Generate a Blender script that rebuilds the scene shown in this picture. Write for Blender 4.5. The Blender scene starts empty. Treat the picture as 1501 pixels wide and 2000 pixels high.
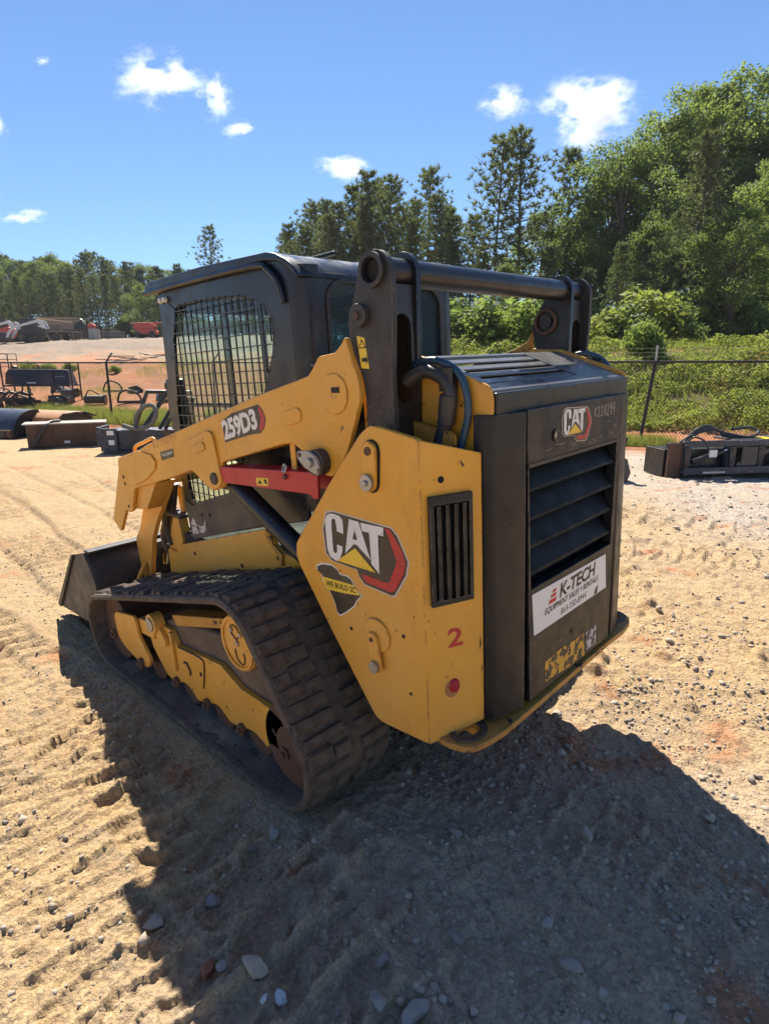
import bpy, bmesh, math, random
import numpy as np
from mathutils import Vector, Matrix
from mathutils.geometry import tessellate_polygon
random.seed(11)
S = bpy.context.scene
COL = S.collection

# ------------------------------------------------------------------ camera
CAMP = (-0.8932, 1.8327, 1.5484)
cd = bpy.data.cameras.new('camera')
cam = bpy.data.objects.new('camera', cd); COL.objects.link(cam)
YAW, PIT, ROL = -0.78577, -0.24734, -0.05398
f = Vector((math.cos(YAW)*math.cos(PIT), math.sin(YAW)*math.cos(PIT), math.sin(PIT)))
r = f.cross(Vector((0, 0, 1))).normalized(); u = r.cross(f)
r2 = r*math.cos(ROL)+u*math.sin(ROL); u2 = -r*math.sin(ROL)+u*math.cos(ROL)
M = Matrix((r2, u2, -f)).transposed().to_4x4(); M.translation = CAMP
cam.matrix_world = M
cd.sensor_fit = 'VERTICAL'; cd.sensor_height = 36.0
cd.lens = 36.0*1120.9/2000.0
cd.clip_start = 0.02; cd.clip_end = 5000
S.camera = cam

# ------------------------------------------------------------------ light
SUN_DIR = Vector((0.66, -0.48, 1.0)).normalized()      # towards the sun
wd = bpy.data.worlds.new('World'); S.world = wd; wd.use_nodes = True
nt = wd.node_tree; nt.nodes.clear()
sky = nt.nodes.new('ShaderNodeTexSky'); sky.sky_type = 'NISHITA'; sky.sun_disc = False
sky.sun_elevation = math.asin(SUN_DIR.z)
sky.sun_rotation = math.atan2(SUN_DIR.x, SUN_DIR.y)
sky.altitude = 200; sky.air_density = 1.0; sky.dust_density = 0.0; sky.ozone_density = 8.0
bg = nt.nodes.new('ShaderNodeBackground'); bg.inputs[1].default_value = 0.057
wo = nt.nodes.new('ShaderNodeOutputWorld')
nt.links.new(sky.outputs[0], bg.inputs[0]); nt.links.new(bg.outputs[0], wo.inputs[0])
sl = bpy.data.lights.new('sun', 'SUN'); sl.energy = 4.1; sl.angle = math.radians(0.5); sl.color = (1.0, 0.93, 0.81)
sun = bpy.data.objects.new('sun', sl); COL.objects.link(sun)
sun.rotation_euler = SUN_DIR.to_track_quat('Z', 'Y').to_euler(); sun.location = (20, -15, 40)
S.view_settings.view_transform = 'Standard'; S.view_settings.look = 'None'
S.view_settings.exposure = 1.42; S.view_settings.gamma = 1.0; S.view_settings.use_curve_mapping = False
S.cycles.use_denoising = True
S.cycles.max_bounces = 10; S.cycles.diffuse_bounces = 5; S.cycles.glossy_bounces = 3
S.cycles.transmission_bounces = 4; S.cycles.transparent_max_bounces = 8; S.cycles.volume_bounces = 12
S.cycles.caustics_reflective = False; S.cycles.caustics_refractive = False
S.cycles.sample_clamp_indirect = 6.0

# ------------------------------------------------------------------ materials
MATS = {}
class N:
    """small node-tree helper"""
    def __init__(s, name):
        s.m = bpy.data.materials.new(name); s.m.use_nodes = True; s.t = s.m.node_tree
        s.t.nodes.clear(); s.out = s.t.nodes.new('ShaderNodeOutputMaterial')
    def n(s, typ, **kw):
        x = s.t.nodes.new('ShaderNode'+typ)
        for k, v in kw.items(): setattr(x, k, v)
        return x
    def l(s, a, b): s.t.links.new(a, b)
    def val(s, sock, v):
        if hasattr(v, 'node') or isinstance(v, bpy.types.NodeSocket): s.l(v, sock)
        else:
            if isinstance(v, tuple) and len(v) == 3 and sock.type == 'RGBA': v = v+(1.0,)
            sock.default_value = v
    def coord(s, kind='Object', scale=None):
        c = s.n('TexCoord').outputs[kind]
        if scale:
            mp = s.n('Mapping'); mp.inputs['Scale'].default_value = scale; s.l(c, mp.inputs[0]); c = mp.outputs[0]
        return c
    def noise(s, scale, detail=4, rough=.55, vec=None, w=None, out='Fac'):
        x = s.n('TexNoise')
        x.inputs['Scale'].default_value = scale; x.inputs['Detail'].default_value = detail; x.inputs['Roughness'].default_value = rough
        if vec is not None: s.l(vec, x.inputs['Vector'])
        return x.outputs[out]
    def ramp(s, fac, stops):
        x = s.n('ValToRGB'); e = x.color_ramp.elements
        while len(e) < len(stops): e.new(.5)
        for el, (p, c) in zip(e, stops):
            el.position = p; el.color = (c, c, c, 1) if not isinstance(c, tuple) else c+(1,) if len(c) == 3 else c
        s.l(fac, x.inputs[0]); return x.outputs[0]
    def mix(s, fac, a, b):
        x = s.n('Mix'); x.data_type = 'RGBA'
        s.val(x.inputs[0], fac); s.val(x.inputs[6], a); s.val(x.inputs[7], b); return x.outputs[2]
    def math(s, op, a, b=0.0, clamp=False):
        x = s.n('Math', operation=op); x.use_clamp = clamp
        s.val(x.inputs[0], a); s.val(x.inputs[1], b); return x.outputs[0]
    def bump(s, h, strength=.3, dist=.01, nrm=None):
        x = s.n('Bump'); x.inputs['Strength'].default_value = strength; x.inputs['Distance'].default_value = dist
        s.l(h, x.inputs['Height'])
        if nrm is not None: s.l(nrm, x.inputs['Normal'])
        return x.outputs[0]
    def bsdf(s, base, rough=.5, metal=0.0, normal=None, spec=.5):
        b = s.n('BsdfPrincipled'); s.val(b.inputs['Base Color'], base); s.val(b.inputs['Roughness'], rough)
        s.val(b.inputs['Metallic'], metal); b.inputs['Specular IOR Level'].default_value = spec
        if normal is not None: s.l(normal, b.inputs['Normal'])
        s.l(b.outputs[0], s.out.inputs[0]); return b

def paint(name, c, c2=None, rough=.45, spot=(.03, .025, .02), spots=.06, dust=(.36, .29, .2), dusty=.25, bump=.05, metal=0.0, spec=.5, scale=6.0):
    k = N(name); co = k.coord()
    c2 = c2 or tuple(x*.8 for x in c)
    base = k.mix(k.ramp(k.noise(scale*.6, 5, .6, co), [(.35, 0.0), (.7, 1.0)]), c, c2)
    if dusty:
        dn = k.ramp(k.noise(scale*.35, 6, .65, co), [(.42, 0.0), (.8, 1.0)])
        base = k.mix(k.math('MULTIPLY', dn, dusty), base, dust)
    if name in ('cat_yellow', 'yellow_worn'):
        st = k.ramp(k.noise(3.2, 7, .72, k.coord(scale=(1, 1, .45))), [(.56, 0.0), (.74, 1.0)])
        base = k.mix(k.math('MULTIPLY', st, .42), base, (.30, .15, .045))
        sm = k.n('Mapping'); sm.inputs['Rotation'].default_value = (0, .6, 0); sm.inputs['Scale'].default_value = (4, 4, 60); k.l(co, sm.inputs[0])
        sc_ = k.ramp(k.noise(1.6, 3, .6, sm.outputs[0]), [(.735, 0.0), (.75, 1.0)]); base = k.mix(k.math('MULTIPLY', sc_, .5), base, (.80, .56, .28))
    if spots:
        sc = k.coord(scale=(1, 1, .25))
        sp = k.ramp(k.noise(scale*7, 3, .6, co), [(.70-spots*.6, 0.0), (.73-spots*.6, 1.0)])
        gate = k.ramp(k.noise(scale*.9, 2, .5, co), [(.45, 0.0), (.6, 1.0)])
        base = k.mix(k.math('MULTIPLY', sp, gate), base, spot)
    if name in ('cat_yellow', 'yellow_worn', 'scuffed_black', 'black_panel'):
        bv = k.n('Bevel'); bv.samples = 3; bv.inputs['Radius'].default_value = .008
        gn = k.n('NewGeometry'); dt = k.n('VectorMath', operation='DOT_PRODUCT'); k.l(bv.outputs[0], dt.inputs[0]); k.l(gn.outputs['True Normal'], dt.inputs[1])
        ed = k.ramp(dt.outputs['Value'], [(.90, 1.0), (.985, 0.0)])
        en = k.ramp(k.noise(22, 5, .7, co), [(.46, 0.0), (.58, 1.0)])
        wear = (.10, .055, .03) if 'yellow' in name else (.16, .145, .13)
        base = k.mix(k.math('MULTIPLY', k.math('MULTIPLY', ed, en), .8), base, wear)
    rg = k.ramp(k.noise(scale*2, 4, .6, co), [(.3, max(.05, rough-.12)), (.75, min(1, rough+.18))])
    nr = k.bump(k.noise(scale*14, 4, .6, co), bump, .004)
    k.bsdf(base, rg, metal, nr, spec); MATS[name] = k.m; return k.m

paint('cat_yellow', (.76, .375, .042), (.68, .32, .036), .40, spot=(.07, .04, .02), spots=.07, dusty=.42, dust=(.66, .43, .19), spec=.5)
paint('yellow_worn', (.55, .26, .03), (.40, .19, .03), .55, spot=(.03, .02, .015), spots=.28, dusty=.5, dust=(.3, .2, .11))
paint('dusty_steel_brown', (.10, .07, .05), (.17, .12, .085), .8, spots=.1, dusty=.6, dust=(.23, .165, .11))
paint('caked_soil', (.15, .115, .085), (.23, .175, .125), .95, spots=.2, dusty=.5, dust=(.28, .21, .15), bump=.6, scale=14)
paint('black_paint', (.009, .0105, .014), (.014, .0155, .019), .34, spot=(.2, .18, .15), spots=.02, dusty=.10, dust=(.2, .17, .14))
paint('black_panel', (.0055, .0065, .009), (.009, .0105, .0135), .45, spot=(.22, .2, .18), spots=.02, dusty=.08, dust=(.06, .065, .075), spec=.45)
paint('louvre_black', (.0035, .0035, .004), (.005, .005, .0055), .5, spots=.0, dusty=.05, dust=(.05, .045, .04), spec=.18)
paint('cab_black', (.0075, .009, .0145), (.011, .013, .019), .33, spots=.0, dusty=.07, dust=(.2, .19, .18))
paint('hood_sky_sheen', (.085, .085, .088), (.12, .118, .115), .30, spots=.03, dusty=.35, dust=(.3, .27, .23))  # hood greyed: the sky reflected in its top is put into the base colour
paint('dark_gap', (.006, .006, .006), (.01, .01, .01), .8, spots=0, dusty=.1)  # near-black; flat discs of it paint in the shade of bolt holes and slots
paint('scuffed_black', (.022, .021, .022), (.04, .036, .034), .55, spot=(.14, .10, .07), spots=.14, dusty=.3, dust=(.13, .105, .085), scale=11)
paint('rust', (.12, .055, .03), (.07, .04, .028), .75, spots=.1, dusty=.35, dust=(.2, .14, .09))
paint('grey_panel', (.05, .045, .043), (.075, .066, .06), .55, spots=.05, dusty=.5, dust=(.17, .14, .12))
paint('red_paint', (.52, .02, .03), (.43, .018, .028), .42, spots=.04, dusty=.12)
paint('red_clear', (.32, .006, .02), (.38, .01, .03), .2, spots=0, dusty=.12)
paint('steel', (.42, .42, .42), (.3, .3, .3), .4, metal=.8, spots=.1, dusty=.25)
paint('pale_zinc', (.50, .50, .47), (.36, .35, .33), .45, metal=.4, spots=.2, dusty=.3)
paint('chrome', (.75, .75, .75), None, .15, metal=1.0, spots=0, dusty=.05)
paint('hose_rubber', (.02, .022, .026), (.03, .03, .033), .5, spots=0, dusty=.25)
paint('hose_blue', (.012, .05, .10), (.02, .07, .13), .4, spots=0, dusty=.15)
paint('hose_sleeve', (.16, .16, .13), (.1, .1, .085), .85, spots=.1, dusty=.3, scale=20)
paint('decal_black', (.012, .011, .012), (.03, .028, .028), .35, spot=(.5, .3, .1), spots=.10, dusty=.15, scale=18)
paint('decal_white', (.78, .78, .76), (.70, .69, .66), .35, spot=(.12, .06, .04), spots=.13, dusty=.08, scale=18)
paint('decal_red', (.52, .014, .026), (.40, .012, .02), .35, spot=(.6, .4, .3), spots=.08, dusty=.1, scale=18)
paint('decal_yellow', (.78, .50, .03), (.85, .6, .05), .35, spots=.08, dusty=.08, scale=18)
paint('sign_white', (.80, .80, .79), (.72, .72, .71), .4, spots=.0, dusty=.1)
paint('ink_black', (.012, .012, .012), None, .5, spots=0, dusty=0)
paint('ink_red', (.55, .02, .02), None, .45, spots=0, dusty=0)
paint('chalk', (.68, .60, .48), None, .8, spots=0, dusty=0)
paint('marker', (.25, .13, .03), None, .7, spots=0, dusty=0)
paint('blue_black', (.014, .022, .04), (.02, .032, .055), .4, spot=(.5, .5, .5), spots=.10, dusty=.14, dust=(.22, .18, .15))
paint('orange_rust', (.40, .17, .06), (.30, .13, .05), .7, spots=.1, dusty=.3)
paint('weathered_timber', (.36, .26, .17), (.26, .18, .12), .85, spots=.1, dusty=.2)
paint('pale_timber', (.55, .43, .27), (.48, .36, .22), .8, spots=.0, dusty=.1)
paint('machine_white', (.7, .7, .68), (.6, .59, .57), .45, spots=.05, dusty=.2)
paint('lift_red', (.60, .07, .04), (.5, .055, .035), .5, spots=.05, dusty=.2)
paint('concrete', (.42, .40, .37), (.33, .31, .29), .9, spots=.1, dusty=.2)
paint('tyre', (.02, .02, .02), None, .85, spots=0, dusty=.5)
paint('pink_tape', (.8, .25, .22), (.75, .35, .3), .6, spots=0, dusty=.1)
paint('fence_black', (.010, .010, .011), (.014, .014, .014), .5, spots=0, dusty=.02)
paint('bark', (.10, .075, .058), (.06, .045, .035), .95, spots=0, dusty=.2, scale=9, bump=.4)
paint('seat_vinyl', (.03, .03, .032), None, .6, spots=0, dusty=.25)
paint('rubble_wood', (.40, .36, .31), (.3, .26, .22), .9, spots=.1, dusty=.2)

def tattered():
    k = N('tattered_decal'); co = k.coord()
    f1 = k.ramp(k.noise(26, 4, .65, co), [(.47, 0.0), (.5, 1.0)])
    b = k.mix(f1, (.02, .018, .018), (.66, .34, .03)); k.bsdf(b, .5); MATS['tattered_decal'] = k.m
tattered()
def torn():
    k = N('torn_sticker'); co = k.coord()
    f1 = k.ramp(k.noise(40, 4, .65, co), [(.48, 0.0), (.5, 1.0)])
    b = k.mix(f1, (.10, .085, .08), (.6, .58, .56)); k.bsdf(b, .6); MATS['torn_sticker'] = k.m
torn()
def honey():
    k = N('decal_honeycomb'); co = k.coord()
    v = k.n('TexVoronoi'); v.feature = 'DISTANCE_TO_EDGE'; v.inputs['Scale'].default_value = 75; v.inputs['Randomness'].default_value = .25; k.l(co, v.inputs['Vector'])
    b = k.mix(k.ramp(v.outputs['Distance'], [(.06, 0.0), (.14, 1.0)]), (.02, .016, .015), (.055, .04, .036)); k.bsdf(b, .4); MATS['decal_honeycomb'] = k.m
honey()
def rubber():
    k = N('track_rubber'); co = k.coord()
    n1 = k.ramp(k.noise(5, 6, .65, co), [(.3, 0.0), (.72, 1.0)])
    n2 = k.ramp(k.noise(30, 5, .65, co), [(.4, 0.0), (.7, 1.0)])
    b = k.mix(n1, (.040, .033, .028), (.125, .092, .068)); b = k.mix(k.math('MULTIPLY', n2, .55), b, (.21, .155, .11))
    k.bsdf(b, .82, 0, k.bump(k.noise(60, 5, .7, co), .35, .006), .35); MATS['track_rubber'] = k.m
rubber()
def glass(name, tint, alpha):
    k = N(name)
    a = k.n('BsdfTransparent'); a.inputs[0].default_value = tint+(1,)
    g = k.n('BsdfGlossy'); g.inputs['Roughness'].default_value = .04; g.inputs[0].default_value = (.9, .95, 1, 1)
    d = k.n('BsdfDiffuse'); d.inputs[0].default_value = (.45, .5, .5, 1)
    m1 = k.n('MixShader'); m1.inputs[0].default_value = alpha; k.l(a.outputs[0], m1.inputs[1]); k.l(d.outputs[0], m1.inputs[2])
    fr = k.n('Fresnel'); fr.inputs[0].default_value = 1.5
    m2 = k.n('MixShader'); ge = k.n('NewGeometry'); k.l(k.math('MULTIPLY', fr.outputs[0], k.math('SUBTRACT', 1.0, ge.outputs['Backfacing'])), m2.inputs[0]); k.l(m1.outputs[0], m2.inputs[1]); k.l(g.outputs[0], m2.inputs[2])
    k.l(m2.outputs[0], k.out.inputs[0]); MATS[name] = k.m
glass('cab_glass', (.90, .965, .935), .05); glass('rear_glass', (.34, .46, .50), .07)

def foliage(name, c1, c2, trans=.45, rough=.6):
    k = N(name)
    at = k.n('Attribute'); at.attribute_name = 'tint'
    oi = k.n('ObjectInfo')
    t = k.math('ADD', k.math('MULTIPLY', at.outputs['Fac'], .75), k.math('MULTIPLY', oi.outputs['Random'], .25))
    b = k.mix(t, c1, c2)
    d = k.n('BsdfPrincipled'); k.l(b, d.inputs['Base Color']); d.inputs['Roughness'].default_value = rough; d.inputs['Specular IOR Level'].default_value = .25
    tr = k.n('BsdfTranslucent'); bb = k.mix(.45, b, (.30, .38, .06)); k.l(bb, tr.inputs[0])
    m = k.n('MixShader'); m.inputs[0].default_value = trans; k.l(d.outputs[0], m.inputs[1]); k.l(tr.outputs[0], m.inputs[2])
    k.l(m.outputs[0], k.out.inputs[0]); MATS[name] = k.m
foliage('needles', (.062, .082, .045), (.15, .18, .09), .35)
foliage('needles_dark', (.06, .077, .048), (.145, .165, .09), .32)
foliage('leaves', (.065, .108, .036), (.17, .235, .075), .56)
foliage('leaves_bright', (.09, .145, .035), (.23, .30, .075), .58)
foliage('weed_leaves', (.15, .18, .03), (.40, .42, .09), .5)
foliage('grass_blades', (.17, .19, .035), (.40, .39, .11), .5)
foliage('dead_twigs', (.10, .075, .055), (.2, .15, .11), .05)

def ground_mat():
    k = N('yard_ground')
    geo = k.n('NewGeometry'); P = geo.outputs['Position']
    sep = k.n('SeparateXYZ'); k.l(P, sep.inputs[0]); X, Y = sep.outputs[0], sep.outputs[1]
    # metres ahead of / across the lot
    dd = k.math('ADD', k.math('MULTIPLY', k.math('SUBTRACT', X, CAMP[0]), .7068), k.math('MULTIPLY', k.math('SUBTRACT', Y, CAMP[1]), -.7074))
    ll = k.math('ADD', k.math('MULTIPLY', k.math('SUBTRACT', X, CAMP[0]), -.7074), k.math('MULTIPLY', k.math('SUBTRACT', Y, CAMP[1]), -.7068))
    q = k.math('SUBTRACT', k.math('ADD', dd, k.math('MULTIPLY', ll, .37)), 14.08)
    n_big = k.noise(.45, 5, .6, P); n_mid = k.noise(2.2, 6, .65, P); n_fine = k.noise(18, 6, .7, P); n_vf = k.noise(90, 4, .7, P)
    sand = k.mix(k.ramp(n_mid, [(.3, 0.0), (.72, 1.0)]), (.49, .335, .17), (.41, .285, .155))
    sand = k.mix(k.math('MULTIPLY', k.ramp(n_fine, [(.42, 0.0), (.72, 1.0)]), .6), sand, (.31, .23, .155))
    sand = k.mix(k.math('MULTIPLY', k.ramp(n_vf, [(.5, 0.0), (.7, 1.0)]), .35), sand, (.50, .375, .24))
    grey = k.mix(k.ramp(n_fine, [(.35, 0.0), (.7, 1.0)]), (.47, .42, .37), (.31, .28, .25))
    # grey crushed stone on the right, farther out
    gm = k.math('MULTIPLY', k.ramp(k.math('ADD', k.math('MULTIPLY', ll, .09), k.math('MULTIPLY', n_big, .55)), [(.42, 0.0), (.66, 1.0)]),
                k.ramp(k.math('MULTIPLY', dd, .1), [(.3, 0.0), (.48, 1.0)]))
    col = k.mix(k.math('MULTIPLY', gm, .8), sand, grey)
    # grey-brown fines close to the machine, the grey of its shade painted in
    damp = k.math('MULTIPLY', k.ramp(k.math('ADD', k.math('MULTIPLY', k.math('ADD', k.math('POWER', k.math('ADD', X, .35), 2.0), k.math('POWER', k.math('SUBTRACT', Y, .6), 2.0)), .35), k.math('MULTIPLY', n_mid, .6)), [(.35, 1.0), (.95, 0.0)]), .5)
    shade_tone_col = k.mix(k.ramp(n_fine, [(.35, 0.0), (.7, 1.0)]), (.45, .38, .32), (.33, .28, .24))
    col = k.mix(damp, col, shade_tone_col)
    # red clay near the fence line and in scattered patches
    clay = k.mix(k.ramp(n_mid, [(.3, 0.0), (.7, 1.0)]), (.37, .135, .06), (.43, .205, .10))
    fm = k.ramp(k.math('ADD', k.math('MULTIPLY', q, .1), k.math('MULTIPLY', n_big, .5)), [(-.02, 0.0), (.13, 1.0)])
    far = k.ramp(k.math('ADD', k.math('MULTIPLY', q, .02), k.math('MULTIPLY', n_big, .5)), [(.52, 1.0), (.68, 0.0)])
    patch = k.ramp(k.math('MULTIPLY', k.noise(.9, 4, .6, P), k.noise(3.1, 4, .6, P)), [(.31, 0.0), (.375, 1.0)])
    cm = k.math('MAXIMUM', k.math('MULTIPLY', fm, far), k.math('MULTIPLY', patch, .75))
    col = k.mix(cm, col, clay)
    lot = k.mix(k.ramp(n_mid, [(.3, 0.0), (.7, 1.0)]), (.30, .225, .165), (.20, .155, .12))
    col = k.mix(k.ramp(k.math('ADD', k.math('MULTIPLY', q, .02), k.math('MULTIPLY', n_big, .4)), [(.5, 0.0), (.62, 1.0)]), col, lot)
    strk = k.n('Mapping'); strk.inputs['Rotation'].default_value = (0, 0, .785); strk.inputs['Scale'].default_value = (.35, 1.6, 1); k.l(P, strk.inputs[0])
    sn = k.ramp(k.noise(.55, 6, .7, strk.outputs[0]), [(.45, 0.0), (.7, 1.0)])
    col = k.mix(k.math('MULTIPLY', sn, k.ramp(k.math('MULTIPLY', q, .05), [(.1, 0.0), (.4, .55)])), col, (.13, .10, .075))
    # the grassy bank on the right beyond the fence: dark soil under the weeds
    bank = k.math('MULTIPLY', k.ramp(k.math('MULTIPLY', q, .1), [(.17, 0.0), (.27, 1.0)]), k.ramp(k.math('MULTIPLY', ll, .1), [(.0, 0.0), (.25, 1.0)]))
    col = k.mix(k.math('MULTIPLY', bank, k.ramp(k.noise(1.1, 4, .6, P), [(.3, .35), (.55, 1.0)])), col, (.13, .12, .045))
    col = k.mix(k.math('MULTIPLY', k.ramp(k.noise(7, 5, .7, P), [(.52, 0.0), (.72, 1.0)]), .45), col, (.28, .235, .185))
    vc = k.n('TexVoronoi'); vc.inputs['Scale'].default_value = 110; k.l(P, vc.inputs['Vector'])
    vs = k.n('SeparateColor'); k.l(vc.outputs['Color'], vs.inputs[0])
    spk = k.n('HueSaturation'); k.l(k.math('ADD', k.math('MULTIPLY', vs.outputs[0], .65), .72), spk.inputs['Value']); k.l(col, spk.inputs['Color'])
    col = k.mix(k.ramp(k.noise(2.6, 4, .6, P), [(.3, .25), (.65, 1.0)]), col, spk.outputs[0])
    h = k.math('ADD', k.math('MULTIPLY', n_fine, .7), k.math('MULTIPLY', n_vf, .35))
    b1 = k.bump(h, 1.0, .034); 
    v = k.n('TexVoronoi'); v.inputs['Scale'].default_value = 55; k.l(P, v.inputs['Vector'])
    b2 = k.bump(k.math('SUBTRACT', 1.0, v.outputs['Distance']), .35, .008, b1)
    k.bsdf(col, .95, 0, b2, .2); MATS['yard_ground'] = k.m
ground_mat()
def stone(name, c1, c2):
    k = N(name); co = k.coord(); oi = k.n('Attribute'); oi.attribute_name = 'tint'
    b = k.mix(k.math('ADD', k.math('MULTIPLY', oi.outputs['Fac'], .7), k.math('MULTIPLY', k.noise(14, 5, .65, co), .4)), c1, c2)
    k.bsdf(b, .85, 0, k.bump(k.noise(40, 5, .7, co), .5, .006), .3); MATS[name] = k.m
stone('pebble', (.17, .14, .11), (.50, .42, .33))
stone('grey_stone', (.20, .175, .15), (.36, .325, .285))
stone('white_stone', (.42, .41, .40), (.6, .6, .59))
stone('clay_clod', (.28, .10, .055), (.36, .15, .08))

# ------------------------------------------------------------------ mesh helpers
def obj(name, verts, faces, mat, parent=None, off=None, smooth=False, bevel=0.0, seg=2, auto=None):
    me = bpy.data.meshes.new(name); me.from_pydata([tuple(v) for v in verts], [], faces); me.validate(); me.update()
    me.materials.append(MATS[mat])
    o = bpy.data.objects.new(name, me); COL.objects.link(o)
    if parent is not None:
        o.parent = parent
        if off is not None: o.location = off
    if smooth or bevel:
        me.polygons.foreach_set('use_smooth', [True]*len(me.polygons))
        if bevel or auto:
            pass
    if bevel:
        bm = bmesh.new(); bm.from_mesh(me); bmesh.ops.recalc_face_normals(bm, faces=bm.faces); bm.to_mesh(me); bm.free()
        b = o.modifiers.new('bevel', 'BEVEL'); b.width = bevel; b.segments = seg; b.limit_method = 'ANGLE'; b.angle_limit = math.radians(40); b.harden_normals = True
    elif smooth:
        bm = bmesh.new(); bm.from_mesh(me); bmesh.ops.recalc_face_normals(bm, faces=bm.faces)
        for e in bm.edges:
            if len(e.link_faces) == 2 and e.calc_face_angle(0) > math.radians(38): e.smooth = False
        bm.to_mesh(me); bm.free()
    return o

class MB:
    def __init__(s): s.v = []; s.f = []
    def add(s, v, f):
        o = len(s.v); s.v += [tuple(x) for x in v]; s.f += [tuple(i+o for i in q) for q in f]; return s
    def box(s, x0, x1, y0, y1, z0, z1):
        if x0 > x1: x0, x1 = x1, x0
        if y0 > y1: y0, y1 = y1, y0
        if z0 > z1: z0, z1 = z1, z0
        v = [(x, y, z) for x in (x0, x1) for y in (y0, y1) for z in (z0, z1)]
        return s.add(v, [(0, 1, 3, 2), (4, 6, 7, 5), (0, 4, 5, 1), (2, 3, 7, 6), (0, 2, 6, 4), (1, 5, 7, 3)])
    def hexa(s, a, b):      # two quads of matching corners
        return s.add(list(a)+list(b), [(3, 2, 1, 0), (4, 5, 6, 7), (0, 1, 5, 4), (1, 2, 6, 5), (2, 3, 7, 6), (3, 0, 4, 7)])
    def prism(s, outer, ax, a, b, holes=()):
        """polygon (with holes) extruded along axis ax ('X','Y','Z') from a to b"""
        def P(p, t):
            if ax == 'Y': return (p[0], t, p[1])
            if ax == 'X': return (t, p[0], p[1])
            return (p[0], p[1], t)
        if not holes:
            n = len(outer); v = [P(p, a) for p in outer]+[P(p, b) for p in outer]
            fs = [tuple(range(n)), tuple(range(2*n-1, n-1, -1))]+[(i, i+n, (i+1) % n+n, (i+1) % n) for i in range(n)]
            return s.add(v, fs)
        loops = [outer]+list(holes)
        tri = tessellate_polygon([[Vector((p[0], p[1], 0)) for p in L] for L in loops])
        flat = [p for L in loops for p in L]; n = len(flat)
        v = [P(p, a) for p in flat]+[P(p, b) for p in flat]
        fs = [tuple(t) for t in tri]+[tuple(i+n for i in reversed(t)) for t in tri]
        o = 0
        for L in loops:
            m = len(L)
            for i in range(m):
                j = (i+1) % m; fs.append((o+i, o+i+n, o+j+n, o+j))
            o += m
        return s.add(v, fs)
    def cyl(s, p, q, r0, r1=None, n=20, cap=True):
        p, q = Vector(p), Vector(q); r1 = r0 if r1 is None else r1
        d = (q-p).normalized(); a = d.orthogonal().normalized(); b = d.cross(a)
        v = []
        for c, rr in ((p, r0), (q, r1)):
            for i in range(n):
                t = 2*math.pi*i/n; v.append(c+a*math.cos(t)*rr+b*math.sin(t)*rr)
        fs = [(i, (i+1) % n, (i+1) % n+n, i+n) for i in range(n)]
        if cap: fs += [tuple(range(n-1, -1, -1)), tuple(range(n, 2*n))]
        return s.add(v, fs)
    def ring(s, p, q, ro, ri, n=24):   # hollow tube
        p, q = Vector(p), Vector(q); d = (q-p).normalized(); a = d.orthogonal().normalized(); b = d.cross(a); v = []
        for c, rr in ((p, ro), (q, ro), (q, ri), (p, ri)):
            for i in range(n):
                t = 2*math.pi*i/n; v.append(c+a*math.cos(t)*rr+b*math.sin(t)*rr)
        fs = []
        for k in range(4):
            for i in range(n): fs.append((k*n+i, k*n+(i+1) % n, ((k+1) % 4)*n+(i+1) % n, ((k+1) % 4)*n+i))
        return s.add(v, fs)
    def tube(s, pts, r, n=10, sub=5):
        """smooth tube through points (Catmull-Rom)"""
        P = [Vector(p) for p in pts]; C = []
        if sub > 1 and len(P) > 2:
            for i in range(len(P)-1):
                p0 = P[max(i-1, 0)]; p1 = P[i]; p2 = P[i+1]; p3 = P[min(i+2, len(P)-1)]
                for k in range(sub):
                    t = k/sub; C.append(.5*((2*p1)+(p2-p0)*t+(2*p0-5*p1+4*p2-p3)*t*t+(3*p1-p0-3*p2+p3)*t**3))
            C.append(P[-1])
        else: C = P
        v = []; up = None
        for i, c in enumerate(C):
            d = (C[min(i+1, len(C)-1)]-C[max(i-1, 0)]).normalized()
            if up is None: up = d.orthogonal().normalized()
            up = (up-d*up.dot(d)).normalized(); b = d.cross(up)
            rr = r[i*len(r)//len(C)] if isinstance(r, (list, tuple)) else r
            for k in range(n):
                t = 2*math.pi*k/n; v.append(c+up*math.cos(t)*rr+b*math.sin(t)*rr)
        m = len(C); fs = [(i*n+k, i*n+(k+1) % n, (i+1)*n+(k+1) % n, (i+1)*n+k) for i in range(m-1) for k in range(n)]
        fs += [tuple(range(n-1, -1, -1)), tuple(range((m-1)*n, m*n))]
        return s.add(v, fs)
    def build(s, name, mat, parent=None, off=None, **kw):
        o = obj(name, s.v, s.f, mat, parent, off, **kw); return o

def empty(name, loc, label=None, cat=None, group=None, rz=0.0):
    o = bpy.data.objects.new(name, None); COL.objects.link(o); o.location = loc; o.rotation_euler = (0, 0, rz); o.empty_display_size = .2
    tag(o, label, cat, group); return o
def tag(o, label=None, cat=None, group=None, kind=None):
    if label: o['label'] = label
    if cat: o['category'] = cat
    if group: o['group'] = group
    if kind: o['kind'] = kind
    return o
def copy_tree(o, parent=None):
    c = o.copy(); COL.objects.link(c); c.parent = parent
    for ch in list(o.children): copy_tree(ch, c)
    return c
def circ(cx, cy, r, n=20, ph=0.0): return [(cx+r*math.cos(2*math.pi*i/n+ph), cy+r*math.sin(2*math.pi*i/n+ph)) for i in range(n)]
def stadium(x0, z0, x1, z1, r, n=9):
    a = math.atan2(z1-z0, x1-x0); out = []
    for i in range(n): t = a+math.pi/2+math.pi*i/(n-1); out.append((x0+r*math.cos(t), z0+r*math.sin(t)))
    for i in range(n): t = a-math.pi/2+math.pi*i/(n-1); out.append((x1+r*math.cos(t), z1+r*math.sin(t)))
    return out
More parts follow.
